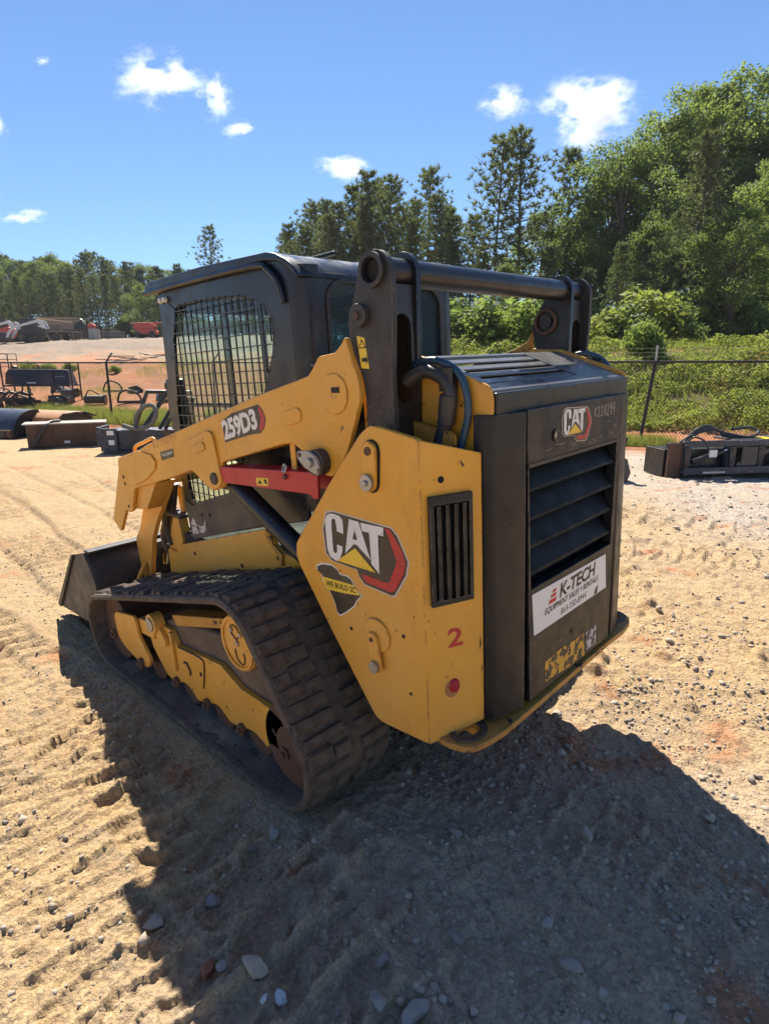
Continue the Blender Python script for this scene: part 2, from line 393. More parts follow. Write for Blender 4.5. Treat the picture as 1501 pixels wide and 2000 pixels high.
def rrect(x0, z0, x1, z1, r, n=5):
    out = []
    for cx, cz, a in ((x1-r, z1-r, 0), (x0+r, z1-r, 90), (x0+r, z0+r, 180), (x1-r, z0+r, 270)):
        for i in range(n): t = math.radians(a+90*i/(n-1)); out.append((cx+r*math.cos(t), cz+r*math.sin(t)))
    return out
def rounded(poly, r, n=4):
    """round every corner of a polygon by r"""
    out = []; m = len(poly)
    for i in range(m):
        p0, p1, p2 = Vector(poly[i-1]), Vector(poly[i]), Vector(poly[(i+1) % m])
        a = (p0-p1); b = (p2-p1); k = min(r, a.length*.45, b.length*.45)
        A = p1+a.normalized()*k; B = p1+b.normalized()*k
        for j in range(n+1):
            t = j/n; out.append(tuple((1-t)**2*A+2*(1-t)*t*p1+t*t*B))
    return out
def flat(name, poly, fn, mat, parent, off=None, holes=()):
    """flat printed shape: 2D polygon laid on a surface by fn(u, v) -> point"""
    loops = [poly]+list(holes)
    tri = tessellate_polygon([[Vector((p[0], p[1], 0)) for p in L] for L in loops])
    fl = [p for L in loops for p in L]
    return obj(name, [fn(*p) for p in fl], [tuple(t) for t in tri], mat, parent, off)
_font_cache = {}
def text2d(s, bold=0.0, shear=0.0, spacing=1.0):
    cu = bpy.data.curves.new('txt', 'FONT'); cu.body = s; cu.size = 1.0; cu.offset = bold; cu.shear = shear; cu.space_character = spacing; cu.resolution_u = 3
    o = bpy.data.objects.new('txt', cu); COL.objects.link(o)
    dg = bpy.context.evaluated_depsgraph_get(); me = bpy.data.meshes.new_from_object(o.evaluated_get(dg))
    v = [(p.co.x, p.co.y) for p in me.vertices]; fs = [tuple(p.vertices) for p in me.polygons]
    bpy.data.objects.remove(o); bpy.data.curves.remove(cu); bpy.data.meshes.remove(me)
    xs = [p[0] for p in v]; ys = [p[1] for p in v]; x0, x1, y0, y1 = min(xs), max(xs), min(ys), max(ys)
    return [((p[0]-x0)/(x1-x0), (p[1]-y0)/(y1-y0)) for p in v], fs
def lettering(name, s, fn, mat, parent, off=None, **kw):
    """text filling the unit square, laid by fn(u, v)"""
    v, fs = text2d(s, **kw); return obj(name, [fn(a, b) for a, b in v], fs, mat, parent, off)
STROKE = {'K': [[(0, 0), (0, 1)], [(.55, 1), (0, .45), (.6, 0)]], '2': [[(0, .75), (.2, 1), (.5, .85), (.4, .5), (0, 0), (.6, .02)]],
          '0': [[(.3, 1), (.05, .7), (.05, .25), (.3, 0), (.55, .3), (.55, .75), (.3, 1)]], '9': [[(.5, .75), (.25, 1), (.05, .75), (.25, .5), (.5, .75), (.5, 0)]],
          '4': [[(.1, 1), (.05, .45), (.6, .5)], [(.5, 1), (.5, 0)]]}
def scrawl(name, s, fn, mat, parent, w=.05, off=None):
    v = []; fs = []; n = len(s)
    for i, ch in enumerate(s):
        for st in STROKE[ch]:
            for (a, b), (c, d) in zip(st, st[1:]):
                L = math.hypot(c-a, d-b)+1e-6; nx, ny = -(d-b)/L*w, (c-a)/L*w*.6
                o = len(v)
                for p, q in ((a+nx, b+ny), (a-nx, b-ny), (c-nx, d-ny), (c+nx, d+ny)): v.append(fn((i+p*.95)/n, q))
                fs.append((o, o+1, o+2, o+3))
    return obj(name, v, fs, mat, parent, off)

# ------------------------------------------------------------------ terrain and ground
F2 = np.array([.7068, -.7074]); R2 = np.array([-.7074, -.7068])
def sst(a, b, x):
    t = np.clip((x-a)/(b-a), 0, 1); return t*t*(3-2*t)
def axes(x, y):
    dx, dy = x-CAMP[0], y-CAMP[1]; return dx*F2[0]+dy*F2[1], dx*R2[0]+dy*R2[1]
def terrain(x, y):
    d, l = axes(x, y)
    rho = np.hypot(x-1.0, y-0.4)
    z = -.054*np.clip(l, -60, 60)*sst(3.0, 9.0, rho)
    q = (d+.37*l-14.08)/1.066
    az = l/np.maximum(np.abs(d), 1.0); m = sst(-.2, .15, az); front = sst(0, 3, d)
    return z+front*((1-m)*np.interp(q, [1, 8, 24, 50, 90], [0, .7, 3.5, 5.4, 6.8])+m*(2.2*sst(1, 9, q)+.03*np.clip(q-9, 0, 70)))
def hash2(i, j, s):
    n = (i*374761393+j*668265263+s*974711) & 0x7fffffff
    n = ((n ^ (n >> 13))*1274126177) & 0x7fffffff
    return ((n ^ (n >> 16)) & 0xffff)/65535.0
def vnoise(x, y, s=0):
    i = np.floor(x).astype(np.int64); j = np.floor(y).astype(np.int64); fx = x-i; fy = y-j
    fx = fx*fx*(3-2*fx); fy = fy*fy*(3-2*fy)
    a = hash2(i, j, s); b = hash2(i+1, j, s); c = hash2(i, j+1, s); d = hash2(i+1, j+1, s)
    return (a*(1-fx)+b*fx)*(1-fy)+(c*(1-fx)+d*fx)*fy
def fbm(x, y, o=4, s=0, g=.5):
    t = 0; a = 1; n = 0
    for k in range(o):
        t = t+a*(vnoise(x*2**k+17.3*k, y*2**k-9.1*k, s+k)-.5); n += a; a *= g
    return t/n*2
def lane(x, y, px, py, ang, half, pitch, depth, phase=0.0, bend=0.0, s=0, duty=.35):
    ca, sa = math.cos(ang), math.sin(ang)
    u = (x-px)*ca+(y-py)*sa; v = -(x-px)*sa+(y-py)*ca-bend*u*u
    w = .05*fbm(u*2.5, v*2.5, 3, s)
    inside = sst(half+.05, half-.03, np.abs(v+w))
    bar = (np.mod((u+.07*fbm(u*1.7, v*4, 3, s+5)+.02*fbm(u*11, v*11, 2, s+6))/pitch+phase+.25*(v > 0)*0, 1.0))
    prof = sst(0, .08, bar)*sst(duty, duty-.22, bar)            # raised bar with a steep side
    keep = sst(.3, .62, vnoise(u*1.6+3, v*2.2+1, s+9))
    rim = np.exp(-((np.abs(v+w)-half-.03)/.035)**2)
    return inside*(-.5*depth+prof*depth*(.15+1.05*keep))+rim*depth*.7*(.1+1.2*vnoise(u*9, v*9, s+3)*keep)
def ground_z(x, y):
    d, l = axes(x, y); rho = np.hypot(d, l)
    z = terrain(x, y)
    near = sst(16, 5, rho)
    rough = .014*fbm(x*.9, y*.9, 3, 1)+.005*fbm(x*2.7, y*2.7, 3, 2)
    rough = rough+.0035*fbm(x*6.3, y*6.3, 4, 4)+.007*fbm(x*21, y*21, 3, 5)
    grit = np.clip(fbm(x*26, y*26, 2, 7)-.12, 0, 1)*sst(7, 3, rho); rough = rough+.014*grit+.006*fbm(x*55, y*55, 2, 17)*sst(5, 2.5, rho)
    lump = np.clip(fbm(x*9+4, y*9, 4, 6)-.28, 0, 1)
    rgt = sst(-.1, -.9, y)*sst(3.2, .8, x)
    rough = rough+lump*(.022+.07*rgt)+rgt*.016*fbm(x*14, y*14, 3, 8)
    mid = sst(4, 10, rho)*sst(26, 14, rho)
    rough = rough+mid*.03*fbm(x*2.2, y*2.2, 3, 12)
    LN = lane(x, y, 1.2, 1.42, 0.03, .30, .105, .013, .1, .01, 20)+lane(x, y, 1.2, 2.15, -.04, .28, .39, .019, .3, 0, 30, .14)
    LN = LN*(1-.0*x)
    LN2 = lane(x, y, -.35, .35, 1.06, .24, .15, .009, .2, .0, 40)+lane(x, y, -1.0, .75, 1.02, .2, .15, .010, .5, .0, 50)
    LN3 = lane(x, y, .4, .22, 0.0, .2, .12, .016, 0, .0, 60)
    LN4 = lane(x, y, 4.5, .5, -.12, .28, .16, .028, 0, .012, 70)+lane(x, y, 5.5, -.6, -.25, .24, .19, .026, 0, .02, 80)+lane(x, y, 4.2, 1.4, .1, .26, .17, .028, .4, 0, 90)
    LN5 = lane(x, y, 1.2, -2.6, .3, .25, .17, .028, .4, 0, 100)+lane(x, y, 2.0, -3.6, .2, .25, .2, .028, .4, 0, 110)
    LN = LN+LN2+LN3+LN4+LN5
    rut = -.030*sst(.12, .03, np.abs(np.mod(y*1.7+.25*fbm(x*.7, y*.7, 2, 33)+.3, 1)-.5))*sst(2, 3.5, x)
    # drop-off beside the right rear corner
    drop = -.075*np.exp(-(((x+.2)/.55)**2+((y+.42)/.38)**2))
    h = (rough+LN+rut)*near+drop+.10*sst(6, 30, rho)*fbm(x*.35, y*.35, 4, 14)*sst(70, 30, rho)+.07*sst(8, 16, rho)*fbm(x*1.3, y*1.3, 4, 15)*sst(90, 50, rho)
    # firm strip under the loader's own tracks
    trk = sst(.16, .0, np.maximum(np.maximum(.62-x, x-2.35), np.maximum(.46-np.abs(y), np.abs(y)-.90)))
    return z+h*(1-.92*trk)-.012*trk
def gz(x, y): return float(ground_z(np.array([float(x)]), np.array([float(y)]))[0])

def build_ground():
    a0 = math.atan2(F2[1], F2[0])
    inn = np.linspace(-1.0, 1.0, 780); ext = np.linspace(1.0, 2*math.pi-1.0, 120)[1:-1]
    th = a0+np.concatenate([inn, ext]); nt_ = len(th)
    rr = np.concatenate([np.geomspace(.30, 1.0, 60, endpoint=False), np.geomspace(1.0, 12.0, 560, endpoint=False), np.geomspace(12.0, 600.0, 130)])
    nr = len(rr)
    Rg, Tg = np.meshgrid(rr, th, indexing='ij')
    x = (CAMP[0]+Rg*np.cos(Tg)).ravel(); y = (CAMP[1]+Rg*np.sin(Tg)).ravel()
    z = ground_z(x, y)
    v = np.stack([x, y, z], 1); c = np.array([[CAMP[0], CAMP[1], gz(CAMP[0], CAMP[1])]])
    v = np.concatenate([v, c])
    i = np.arange(nr-1)[:, None]; j = np.arange(nt_)[None, :]; j2 = (j+1) % nt_
    q = np.stack([i*nt_+j, (i+1)*nt_+j, (i+1)*nt_+j2, i*nt_+j2], -1).reshape(-1, 4)
    me = bpy.data.meshes.new('ground')
    nv = len(v); nq = len(q); nc = nt_
    tri = np.stack([np.full(nt_, nv-1), np.arange(nt_), (np.arange(nt_)+1) % nt_], 1)
    me.vertices.add(nv); me.vertices.foreach_set('co', v.ravel().astype(np.float32))
    me.loops.add(nq*4+nc*3); me.loops.foreach_set('vertex_index', np.concatenate([q.ravel(), tri.ravel()]).astype(np.int32))
    me.polygons.add(nq+nc)
    me.polygons.foreach_set('loop_start', np.concatenate([np.arange(nq)*4, nq*4+np.arange(nc)*3]).astype(np.int32))
    me.polygons.foreach_set('use_smooth', np.ones(nq+nc, dtype=bool))
    me.update(); me.validate()
    me.materials.append(MATS['yard_ground'])
    o = bpy.data.objects.new('ground', me); COL.objects.link(o); tag(o, kind='structure'); return o
build_ground()

def mesh_np(name, v, f, mat, tint=None, smooth=False):
    """triangles or quads from arrays, with an optional per-face tint"""
    me = bpy.data.meshes.new(name); k = f.shape[1]
    me.vertices.add(len(v)); me.vertices.foreach_set('co', np.ascontiguousarray(v, dtype=np.float32).ravel())
    me.loops.add(f.size); me.loops.foreach_set('vertex_index', np.ascontiguousarray(f, dtype=np.int32).ravel())
    me.polygons.add(len(f)); me.polygons.foreach_set('loop_start', (np.arange(len(f))*k).astype(np.int32))
    if smooth: me.polygons.foreach_set('use_smooth', np.ones(len(f), dtype=bool))
    me.update()
    if tint is not None:
        a = me.attributes.new('tint', 'FLOAT', 'FACE'); a.data.foreach_set('value', np.ascontiguousarray(tint, dtype=np.float32))
    me.materials.append(MATS[mat]); return me
def from_mesh(name, me, parent=None):
    o = bpy.data.objects.new(name, me); COL.objects.link(o); o.parent = parent; return o

# loose stones
def ico():
    bm = bmesh.new(); bmesh.ops.create_icosphere(bm, subdivisions=1, radius=1.0)
    v = np.array([p.co[:] for p in bm.verts]); f_ = np.array([[q.index for q in p.verts] for p in bm.faces]); bm.free(); return v, f_
ICO = ico()
def pebbles():
    rs = np.random.RandomState(4); iv, if_ = ICO
    shapes = []
    for k in range(24):
        q = iv*(1+rs.uniform(-.38, .30, (len(iv), 1)))*np.array([rs.uniform(.75, 1.35), rs.uniform(.7, 1.1), rs.uniform(.5, .95)])
        n_ = unit3(rs); h = rs.uniform(.35, .7); d = np.maximum(q@n_-h, 0); shapes.append(q-d[:, None]*n_)
    shapes = np.array(shapes); V = []; T = []
    def scatter(n, r0, r1, a0, a1, s0, s1, pw=2.5, clump=0.0):
        rr = np.sqrt(r0*r0+(r1*r1-r0*r0)*rs.rand(n)); a = math.atan2(F2[1], F2[0])+rs.uniform(a0, a1, n)
        x = CAMP[0]+rr*np.cos(a); y = CAMP[1]+rr*np.sin(a)
        keep = ~((x > .5) & (x < 2.5) & (np.abs(y) > .45) & (np.abs(y) < .92))
        if clump: keep &= (vnoise(x*3.1, y*3.1, 131)*.6+vnoise(x*9, y*9, 132)*.4 > clump+.25*(rs.rand(n)-.5))
        keep &= ~((y > 1.0+.15*(rs.rand(n)-.5)) & (x > -.2) & (rs.rand(n) < .72))
        x, y = x[keep], y[keep]; m = len(x); s = s0+(s1-s0)*rs.rand(m)**pw
        q = shapes[rs.randint(0, 24, m)]*s[:, None, None]; t = rs.rand(m)*6.283; c, s_ = np.cos(t)[:, None], np.sin(t)[:, None]
        p = np.stack([q[:, :, 0]*c-q[:, :, 1]*s_, q[:, :, 0]*s_+q[:, :, 1]*c, q[:, :, 2]], -1)
        z = ground_z(x, y)+s*.14
        V.append((p+np.stack([x, y, z], 1)[:, None, :]).reshape(-1, 3)); T.append(np.repeat(rs.rand(m)*.75+.25*rs.rand(m), len(if_)))
    scatter(13000, .5, 3.0, -.9, .9, .0016, .0055, 1.8, .42)
    scatter(6000, .5, 3.6, -.9, .9, .003, .012, 2.6, .45)
    scatter(3600, .6, 3.4, -.9, .9, .0045, .0125, 1.8, .47)
    scatter(1100, .8, 3.6, -.8, .8, .008, .020, 2.2, .48)
    scatter(9000, 2.5, 7.0, -.85, .85, .0035, .011, 1.8, .47)
    scatter(1500, 2.0, 7.5, -.85, -.02, .005, .026, 3.2, .45)
    scatter(800, 5.0, 11.0, -.8, -.05, .009, .030, 2.6, .4)
    V = np.concatenate(V); n = len(V)//len(iv); Fs = (np.arange(n)[:, None, None]*len(iv)+if_[None]).reshape(-1, 3)
    o_ = from_mesh('pebbles', mesh_np('pebbles', V, Fs, 'pebble', np.concatenate(T)))
    tag(o_, 'loose pebbles and small stones strewn over the sandy yard', 'pebbles', kind='stuff')
def unit3(rs):
    v = rs.normal(size=3); return v/np.linalg.norm(v)
pebbles()
def rock(x, y, s, label, mat='grey_stone', seed=0, asp=(1, .8, .65), sink=.14):
    rs = np.random.RandomState(seed+100)
    bm = bmesh.new(); bmesh.ops.create_icosphere(bm, subdivisions=3, radius=1.0)
    pl = [(Vector(rs.normal(size=3)).normalized(), rs.uniform(.5, .8)) for _ in range(14)]
    for v in bm.verts:
        p = v.co.copy()
        for n_, h_ in pl:
            k = p.dot(n_)-h_
            if k > 0: p -= n_*k
        p *= 1+.03*(rs.rand()-.5)
        v.co = Vector((p.x*s*asp[0], p.y*s*asp[1], p.z*s*asp[2]))
    me = bpy.data.meshes.new('rock'); bm.to_mesh(me); bm.free(); me.materials.append(MATS[mat])
    a = me.attributes.new('tint', 'FLOAT', 'FACE'); a.data.foreach_set('value', np.full(len(me.polygons), rs.rand()*.8, dtype=np.float32))
    o = from_mesh('rock', me); o.location = (x, y, gz(x, y)+s*asp[2]*(1-2*sink)*.9); o.rotation_euler = (rs.uniform(-.2, .2), rs.uniform(-.2, .2), rs.uniform(0, 6.28))
    tag(o, label, 'rock', 'rocks lying in the yard'); return o
for i, a in enumerate([
    (.245, 1.277, .036, 'largest oblong brown-grey rock in the shade at lower left', 'pebble'),
    (.149, 1.263, .022, 'bright white rock in the shade near the bottom edge', 'white_stone'),
    (.17, 1.30, .012, 'small white rock chip beside the bright white rock', 'white_stone'),
    (.558, 1.235, .032, 'dark flat rock sunk in a scuffed patch of dirt', 'grey_stone'),
    (.597, 1.398, .030, 'flat brown rock beside the left edge of the shadow', 'pebble'),
    (-.136, 1.062, .040, 'rounded grey rock at the bottom edge, bottom centre', 'grey_stone'),
    (-.371, .708, .026, 'upright grey rock among rubble at lower right', 'grey_stone'),
    (-.273, .652, .024, 'split grey rock left of the upright one', 'grey_stone'),
    (.117, .563, .026, 'rounded rock in the shadow behind the tow loop', 'grey_stone'),
    (.01, 1.022, .024, 'round grey rock in shade, bottom middle', 'grey_stone'),
    (.602, .965, .022, 'pale grey rock just behind the rubber track', 'grey_stone'),
    (-.061, 1.114, .026, 'grey rock left of the rounded bottom-edge rock', 'grey_stone'),
    (-.343, .17, .026, 'light rock on the shadow edge at right', 'pebble'),
    (-.48, -.081, .024, 'pale sunlit rock just outside the shadow at right', 'pebble'),
    (-.099, .847, .024, 'dark angular rock in middle of the shadow', 'grey_stone'),
    (.33, 1.33, .020, 'small grey rock next to the red clay clod', 'grey_stone'),
    (.36, 1.36, .026, 'red clay clod in the shadow at lower left', 'clay_clod'),
    (.62, 1.05, .024, 'tan rock behind the track, left of the pale one', 'pebble'),
    (-.22, .30, .028, 'angular rock by the tread ridges in the shadow', 'grey_stone')]):
    rock(a[0], a[1], a[2]*1.15, a[3], a[4], i, asp=(1.0, .72, .6) if i % 2 else (1.15, .7, .75))

# ------------------------------------------------------------------ the loader
OFF = (-1.3, 0, 0)
LD = empty('compact_track_loader', (1.3, 0, 0), 'yellow and black compact track loader standing in the middle of the yard', 'track loader')
def part(mb, name, mat, parent=None, **kw):
    return mb.build(name, mat, parent if parent is not None else LD, OFF if parent is None else None, **kw)
def onY(y): return lambda a, b: (a, y, b)
def onX(x): return lambda a, b: (x, a, b)
def mir(poly, sy): return poly

ARM = [(2.34, 1.143), (2.039, 1.206), (1.938, 1.238), (1.405, 1.361), (0.942, 1.469), (0.624, 1.533), (0.600, 1.553), (0.565, 1.591), (0.485, 1.598), (0.449, 1.624), (0.433, 1.645), (0.413, 1.578), (0.391, 1.524), (0.381, 1.465), (0.454, 1.301), (0.498, 1.238), (0.544, 1.205), (0.578, 1.209), (0.632, 1.253), (0.741, 1.308), (0.802, 1.3), (1.238, 1.202), (1.247, 1.162), (1.234, 1.114), (1.264, 1.089), (1.34, 1.071), (1.49, 1.148), (1.795, 1.074), (2.163, 0.993), (2.187, 0.983), (2.255, 0.857), (2.303, 0.839), (2.347, 0.85), (2.48, 0.7), (2.568, 0.761), (2.362, 1.073)]
BOOM = [(2.335, 1.138), (2.039, 1.200), (1.938, 1.232), (1.405, 1.355), (0.942, 1.463), (0.55, 1.54), (.47, 1.50), (.55, 1.38), (0.741, 1.313), (1.238, 1.208), (1.49, 1.154), (1.795, 1.080), (2.163, 1.0), (2.30, .98)]
UPO = [(0.384, 1.817), (0.359, 1.856), (0.340, 1.864), (0.317, 1.866), (.296, 1.862), (0.278, 1.851), (0.257, 1.824), (0.253, 1.798), (0.256, 1.68), (0.268, 1.515), (0.265, 1.20), (0.40, 1.20), (0.375, 1.42), (.39, 1.518), (0.416, 1.578), (0.433, 1.638), (0.438, 1.679), (0.425, 1.713), (0.398, 1.766)]
UPI = [(0.375, 1.841), (0.359, 1.863), (.34, 1.871), (0.32, 1.872), (.30, 1.865), (0.283, 1.848), (0.271, 1.818), (0.279, 1.568), (0.290, 1.25), (.42, 1.25), (.43, 1.60), (.45, 1.68), (.43, 1.72), (.40, 1.77)]
FORK = [(1.95, 1.043), (2.11, .879), (2.22, .77), (2.30, .668), (2.36, .53), (2.41, .40), (2.44, .33), (2.52, .33), (2.54, .48), (2.55, .62), (2.46, .70), (2.36, .85), (2.28, .98), (2.15, 1.02)]
TC = (.322, 1.812)
for sy in (1, -1):
    arm = part(MB().prism(rounded(ARM, .010, 2), 'Y', .612*sy, .632*sy), 'lift_arm', 'cat_yellow', bevel=.004)
    if sy > 0: arm['label'] = 'left yellow lift arm with model number decal'
    part(MB().prism(BOOM, 'Y', .515*sy, .6115*sy), 'boom_box', 'cat_yellow', arm, bevel=.012, seg=3)
    fk = part(MB().prism(rounded(FORK, .03, 3), 'Y', .50*sy, .528*sy), 'fork_plate', 'cat_yellow', arm, bevel=.003)
    part(MB().prism(FORK[:2]+FORK[11:], 'Y', .529*sy, .611*sy), 'fork_web', 'cat_yellow', arm, bevel=.004)
    part(MB().prism([(1.858, 1.158), (1.90, 1.19), (2.05, 1.200), (2.325, 1.135), (2.34, 1.07), (2.28, 1.0), (2.17, 1.004), (2.0, 1.055), (1.875, 1.12)], 'Y', .6325*sy, .640*sy), 'front_cap', 'cat_yellow', arm, bevel=.003)
    part(MB().prism(rounded([(1.52, 1.275), (1.31, 1.333), (1.272, 1.318), (1.256, 1.21), (1.240, 1.118), (1.268, 1.093), (1.338, 1.076), (1.485, 1.150), (1.62, 1.125)], .02, 3), 'Y', .6325*sy, .643*sy), 'bracket_plate', 'cat_yellow', arm, bevel=.003)
    part(MB().prism(stadium(.70, 1.405, .76, 1.392, .026), 'Y', .6325*sy, .637*sy), 'stiffener', 'cat_yellow', arm, bevel=.003)
    part(MB().prism(stadium(1.36, 1.262, 1.43, 1.246, .020), 'Y', .6435*sy, .648*sy), 'stiffener', 'cat_yellow', arm, bevel=.003)
    part(MB().prism(circ(.50, 1.474, .064, 28), 'Y', .6325*sy, .637*sy), 'cast_boss', 'cat_yellow', arm, bevel=.003)
    part(MB().box(.470, .505, .6372*sy, .640*sy, 1.478, 1.495), 'boss_slot', 'dark_gap', arm)
    part(MB().cyl((1.295, .58*sy, 1.13), (1.295, .652*sy, 1.13), .026, n=16), 'pivot_bolt', 'scuffed_black', arm, bevel=.004)
    pb = part(MB().cyl((.585, .50*sy, 1.255), (.585, .668*sy, 1.255), .044, n=24), 'pivot_boss', 'scuffed_black', arm, bevel=.004)
    part(MB().prism(rounded([(.555, 1.215), (.625, 1.24), (.655, 1.268), (.655, 1.292), (.60, 1.297), (.56, 1.28), (.545, 1.25)], .01), 'Y', .669*sy, .682*sy), 'keeper_plate', 'pale_zinc', arm, bevel=.003)
    part(MB().cyl((.588, .683*sy, 1.258), (.588, .694*sy, 1.258), .016, n=12), 'keeper_bolt', 'pale_zinc', arm, bevel=.002)
    part(MB().cyl((.640, .6825*sy, 1.280), (.640, .6835*sy, 1.280), .008, n=12), 'bolt_hole', 'rust', arm)
    for bx, bz in ((2.281, 1.044), (2.275, 1.007), (2.297, .876)):
        part(MB().cyl((bx, .6325*sy if bz < .9 else .6405*sy, bz), (bx, .6335*sy if bz < .9 else .6415*sy, bz), .010, n=12), 'bolt_hole', 'dark_gap', arm)
    # steel tube handle on top of the arm nose
    part(MB().tube([(2.20, .59*sy, 1.16), (2.19, .59*sy, 1.205), (2.08, .59*sy, 1.235), (1.96, .59*sy, 1.262), (1.93, .59*sy, 1.235)], .009), 'nose_handle', 'cat_yellow', arm, smooth=True)
    part(MB().prism([(.452, 1.66), (.475, 1.62), (.53, 1.595), (.62, 1.572), (.80, 1.53), (.80, 1.46), (.452, 1.46)], 'Y', .465*sy, .485*sy), 'inner_arm_plate', 'yellow_worn', arm, bevel=.003)
    # black uprights that carry the cross tube
    up = part(MB().prism(UPO, 'Y', .5915*sy, .6105*sy, holes=[circ(TC[0], TC[1], .040, 20)]), 'upright', 'scuffed_black', bevel=.003)
    uq = part(MB().prism(UPI, 'Y', .465*sy, .485*sy, holes=[circ(TC[0], TC[1], .040, 20)]), 'upright', 'black_paint', bevel=.003)
    web = [(.4855*sy, 1.30), (.591*sy, 1.30), (.591*sy, 1.775), (.4855*sy, 1.775)]
    part(MB().prism(web, 'X', .285, .297, holes=[stadium(.538*sy, 1.475, .538*sy, 1.66, .036)]), 'rear_web', 'black_paint', up)
    part(MB().box(.40, .412, .4855*sy, .591*sy, 1.30, 1.74), 'front_web', 'yellow_worn', up)
    part(MB().ring((TC[0], .586*sy, TC[1]), (TC[0], .624*sy, TC[1]), .048, .036), 'tube_collar', 'scuffed_black', up, smooth=True)
    part(MB().cyl((.381, .6108*sy, 1.696), (.381, .630*sy, 1.696), .034, n=20), 'pin_cap', 'scuffed_black', up, bevel=.004)
    part(MB().cyl((.381, .630*sy, 1.696), (.381, .636*sy, 1.696), .012, n=12), 'pin_bolt', 'rust', up)
    part(MB().ring((.381, .4645*sy, 1.696), (.381, .448*sy, 1.696), .050, .042), 'bearing_ring', 'rust', uq, smooth=True)
    part(MB().cyl((.381, .464*sy, 1.696), (.381, .455*sy, 1.696), .026, n=18), 'pin_end', 'scuffed_black', uq)
    if sy > 0:
        d = flat('warning_label', [(.404, 1.642), (.372, 1.634), (.358, 1.545), (.392, 1.548)], onY(.6112), 'decal_yellow', up)
        flat('warning_triangle', [(.384, 1.632), (.366, 1.605), (.398, 1.605)], onY(.6120), 'ink_black', d)
        flat('warning_triangle', [(.3835, 1.625), (.371, 1.608), (.393, 1.608)], onY(.6124), 'decal_yellow', d)
        flat('warning_arrow', [(.387, 1.577), (.370, 1.577), (.370, 1.585), (.362, 1.570), (.370, 1.556), (.370, 1.566), (.387, 1.566)], onY(.6120), 'ink_black', d)
ct = part(MB().ring((TC[0], -.618, TC[1]), (TC[0], .618, TC[1]), .0395, .033, 28), 'cross_tube', 'black_paint', smooth=True)
part(MB().cyl((TC[0], .60, TC[1]), (TC[0], .598, TC[1]), .0325, n=20), 'tube_shade', 'dark_gap', ct)  # dark disc painting in the shade inside the hollow tube end

# model decal on the left arm, follows the slope of the arm
AY = .6328
la = next(o for o in LD.children if o.get('label', '').startswith('left yellow'))
def slope(x0, z0, x1, z1, h, y):
    ux, uz = x1-x0, z1-z0; L_ = math.hypot(ux, uz); nx, nz = -uz/L_*h, ux/L_*h
    if nz < 0: nx, nz = -nx, -nz
    return lambda a, b: (x0+ux*a+nx*b, y, z0+uz*a+nz*b)
flat('model_decal', [(1.198, 1.372), (1.117, 1.405), (0.929, 1.440), (0.902, 1.420), (0.888, 1.391), (0.900, 1.358), (0.927, 1.335), (1.007, 1.325), (1.19, 1.286)], onY(AY), 'decal_black', la)
flat('decal_flash', [(.925, 1.434), (.905, 1.418), (.892, 1.391), (.903, 1.360), (.926, 1.341), (.935, 1.352), (.918, 1.39), (.930, 1.420)], onY(AY+.0006), 'decal_red', la)
lettering('model_lettering', '259D3', slope(1.186, 1.294, .938, 1.350, .080, AY+.0012), 'decal_white', la, bold=.045, spacing=.95)
flat('speed_decal', [(1.802, 1.209), (1.664, 1.234), (1.661, 1.196), (1.796, 1.168)], onY(AY+.0005), 'decal_black', la)
lettering('speed_lettering', 'Two Speed', slope(1.785, 1.182, 1.672, 1.206, .020, AY+.0011), 'decal_white', la, bold=.012)
scrawl('stock_number', 'K220294', slope(1.86, 1.222, 1.60, 1.282, .032, AY+.0006), 'marker', la, .035)

# lift cylinders, red safety brace, small strap
for sy in (1, -1):
    cy = part(MB().cyl((1.30, .565*sy, 1.118), (.72, .565*sy, .815), .040, n=20), 'lift_cylinder', 'black_paint', smooth=True)
    part(MB().cyl((.73, .565*sy, .82), (.50, .565*sy, .70), .022, n=16), 'cylinder_rod', 'chrome', cy, smooth=True)
    part(MB().cyl((1.295, .53*sy, 1.118), (1.295, .60*sy, 1.118), .045, n=20), 'cylinder_eye', 'black_paint', cy, bevel=.004)
    part(MB().tube([(1.22, .52*sy, 1.06), (1.05, .515*sy, .955), (.80, .515*sy, .83)], .009), 'oil_pipe', 'black_paint', cy, smooth=True)
BR = [(1.256, 1.183), (.612, 1.215), (.616, 1.125), (.640, 1.118), (.665, 1.134), (1.234, 1.117)]
br = part(MB().prism(BR, 'Y', .625, .637).prism([(1.25, 1.175), (.615, 1.207), (.612, 1.215), (1.256, 1.183)], 'Y', .545, .6245), 'safety_brace', 'red_paint', bevel=.003)
part(MB().prism(BR, 'Y', .540, .5448), 'brace_flange', 'red_paint', br)
wl = flat('warning_label', [(.985, 1.163), (.905, 1.168), (.908, 1.138), (.985, 1.133)], onY(.6378), 'decal_yellow', br)
flat('warning_triangle', [(.962, 1.158), (.945, 1.142), (.978, 1.140)], onY(.6383), 'ink_black', wl)
flat('warning_arrow', [(.935, 1.160), (.918, 1.163), (.912, 1.143), (.930, 1.146)], onY(.6383), 'ink_black', wl)
part(MB().tube([(.80, .638, 1.222), (.795, .645, 1.205), (.785, .645, 1.205), (.782, .640, 1.222), (.79, .64, 1.230), (.80, .638, 1.222)], .004, 6), 'retaining_clip', 'steel', br, smooth=True)
part(MB().cyl((.792, .637, 1.185), (.792, .646, 1.185), .010, n=10), 'retaining_pin', 'rust', br)
part(MB().box(.765, .795, .60, .606, 1.205, 1.335), 'arm_strap', 'cat_yellow', bevel=.002)

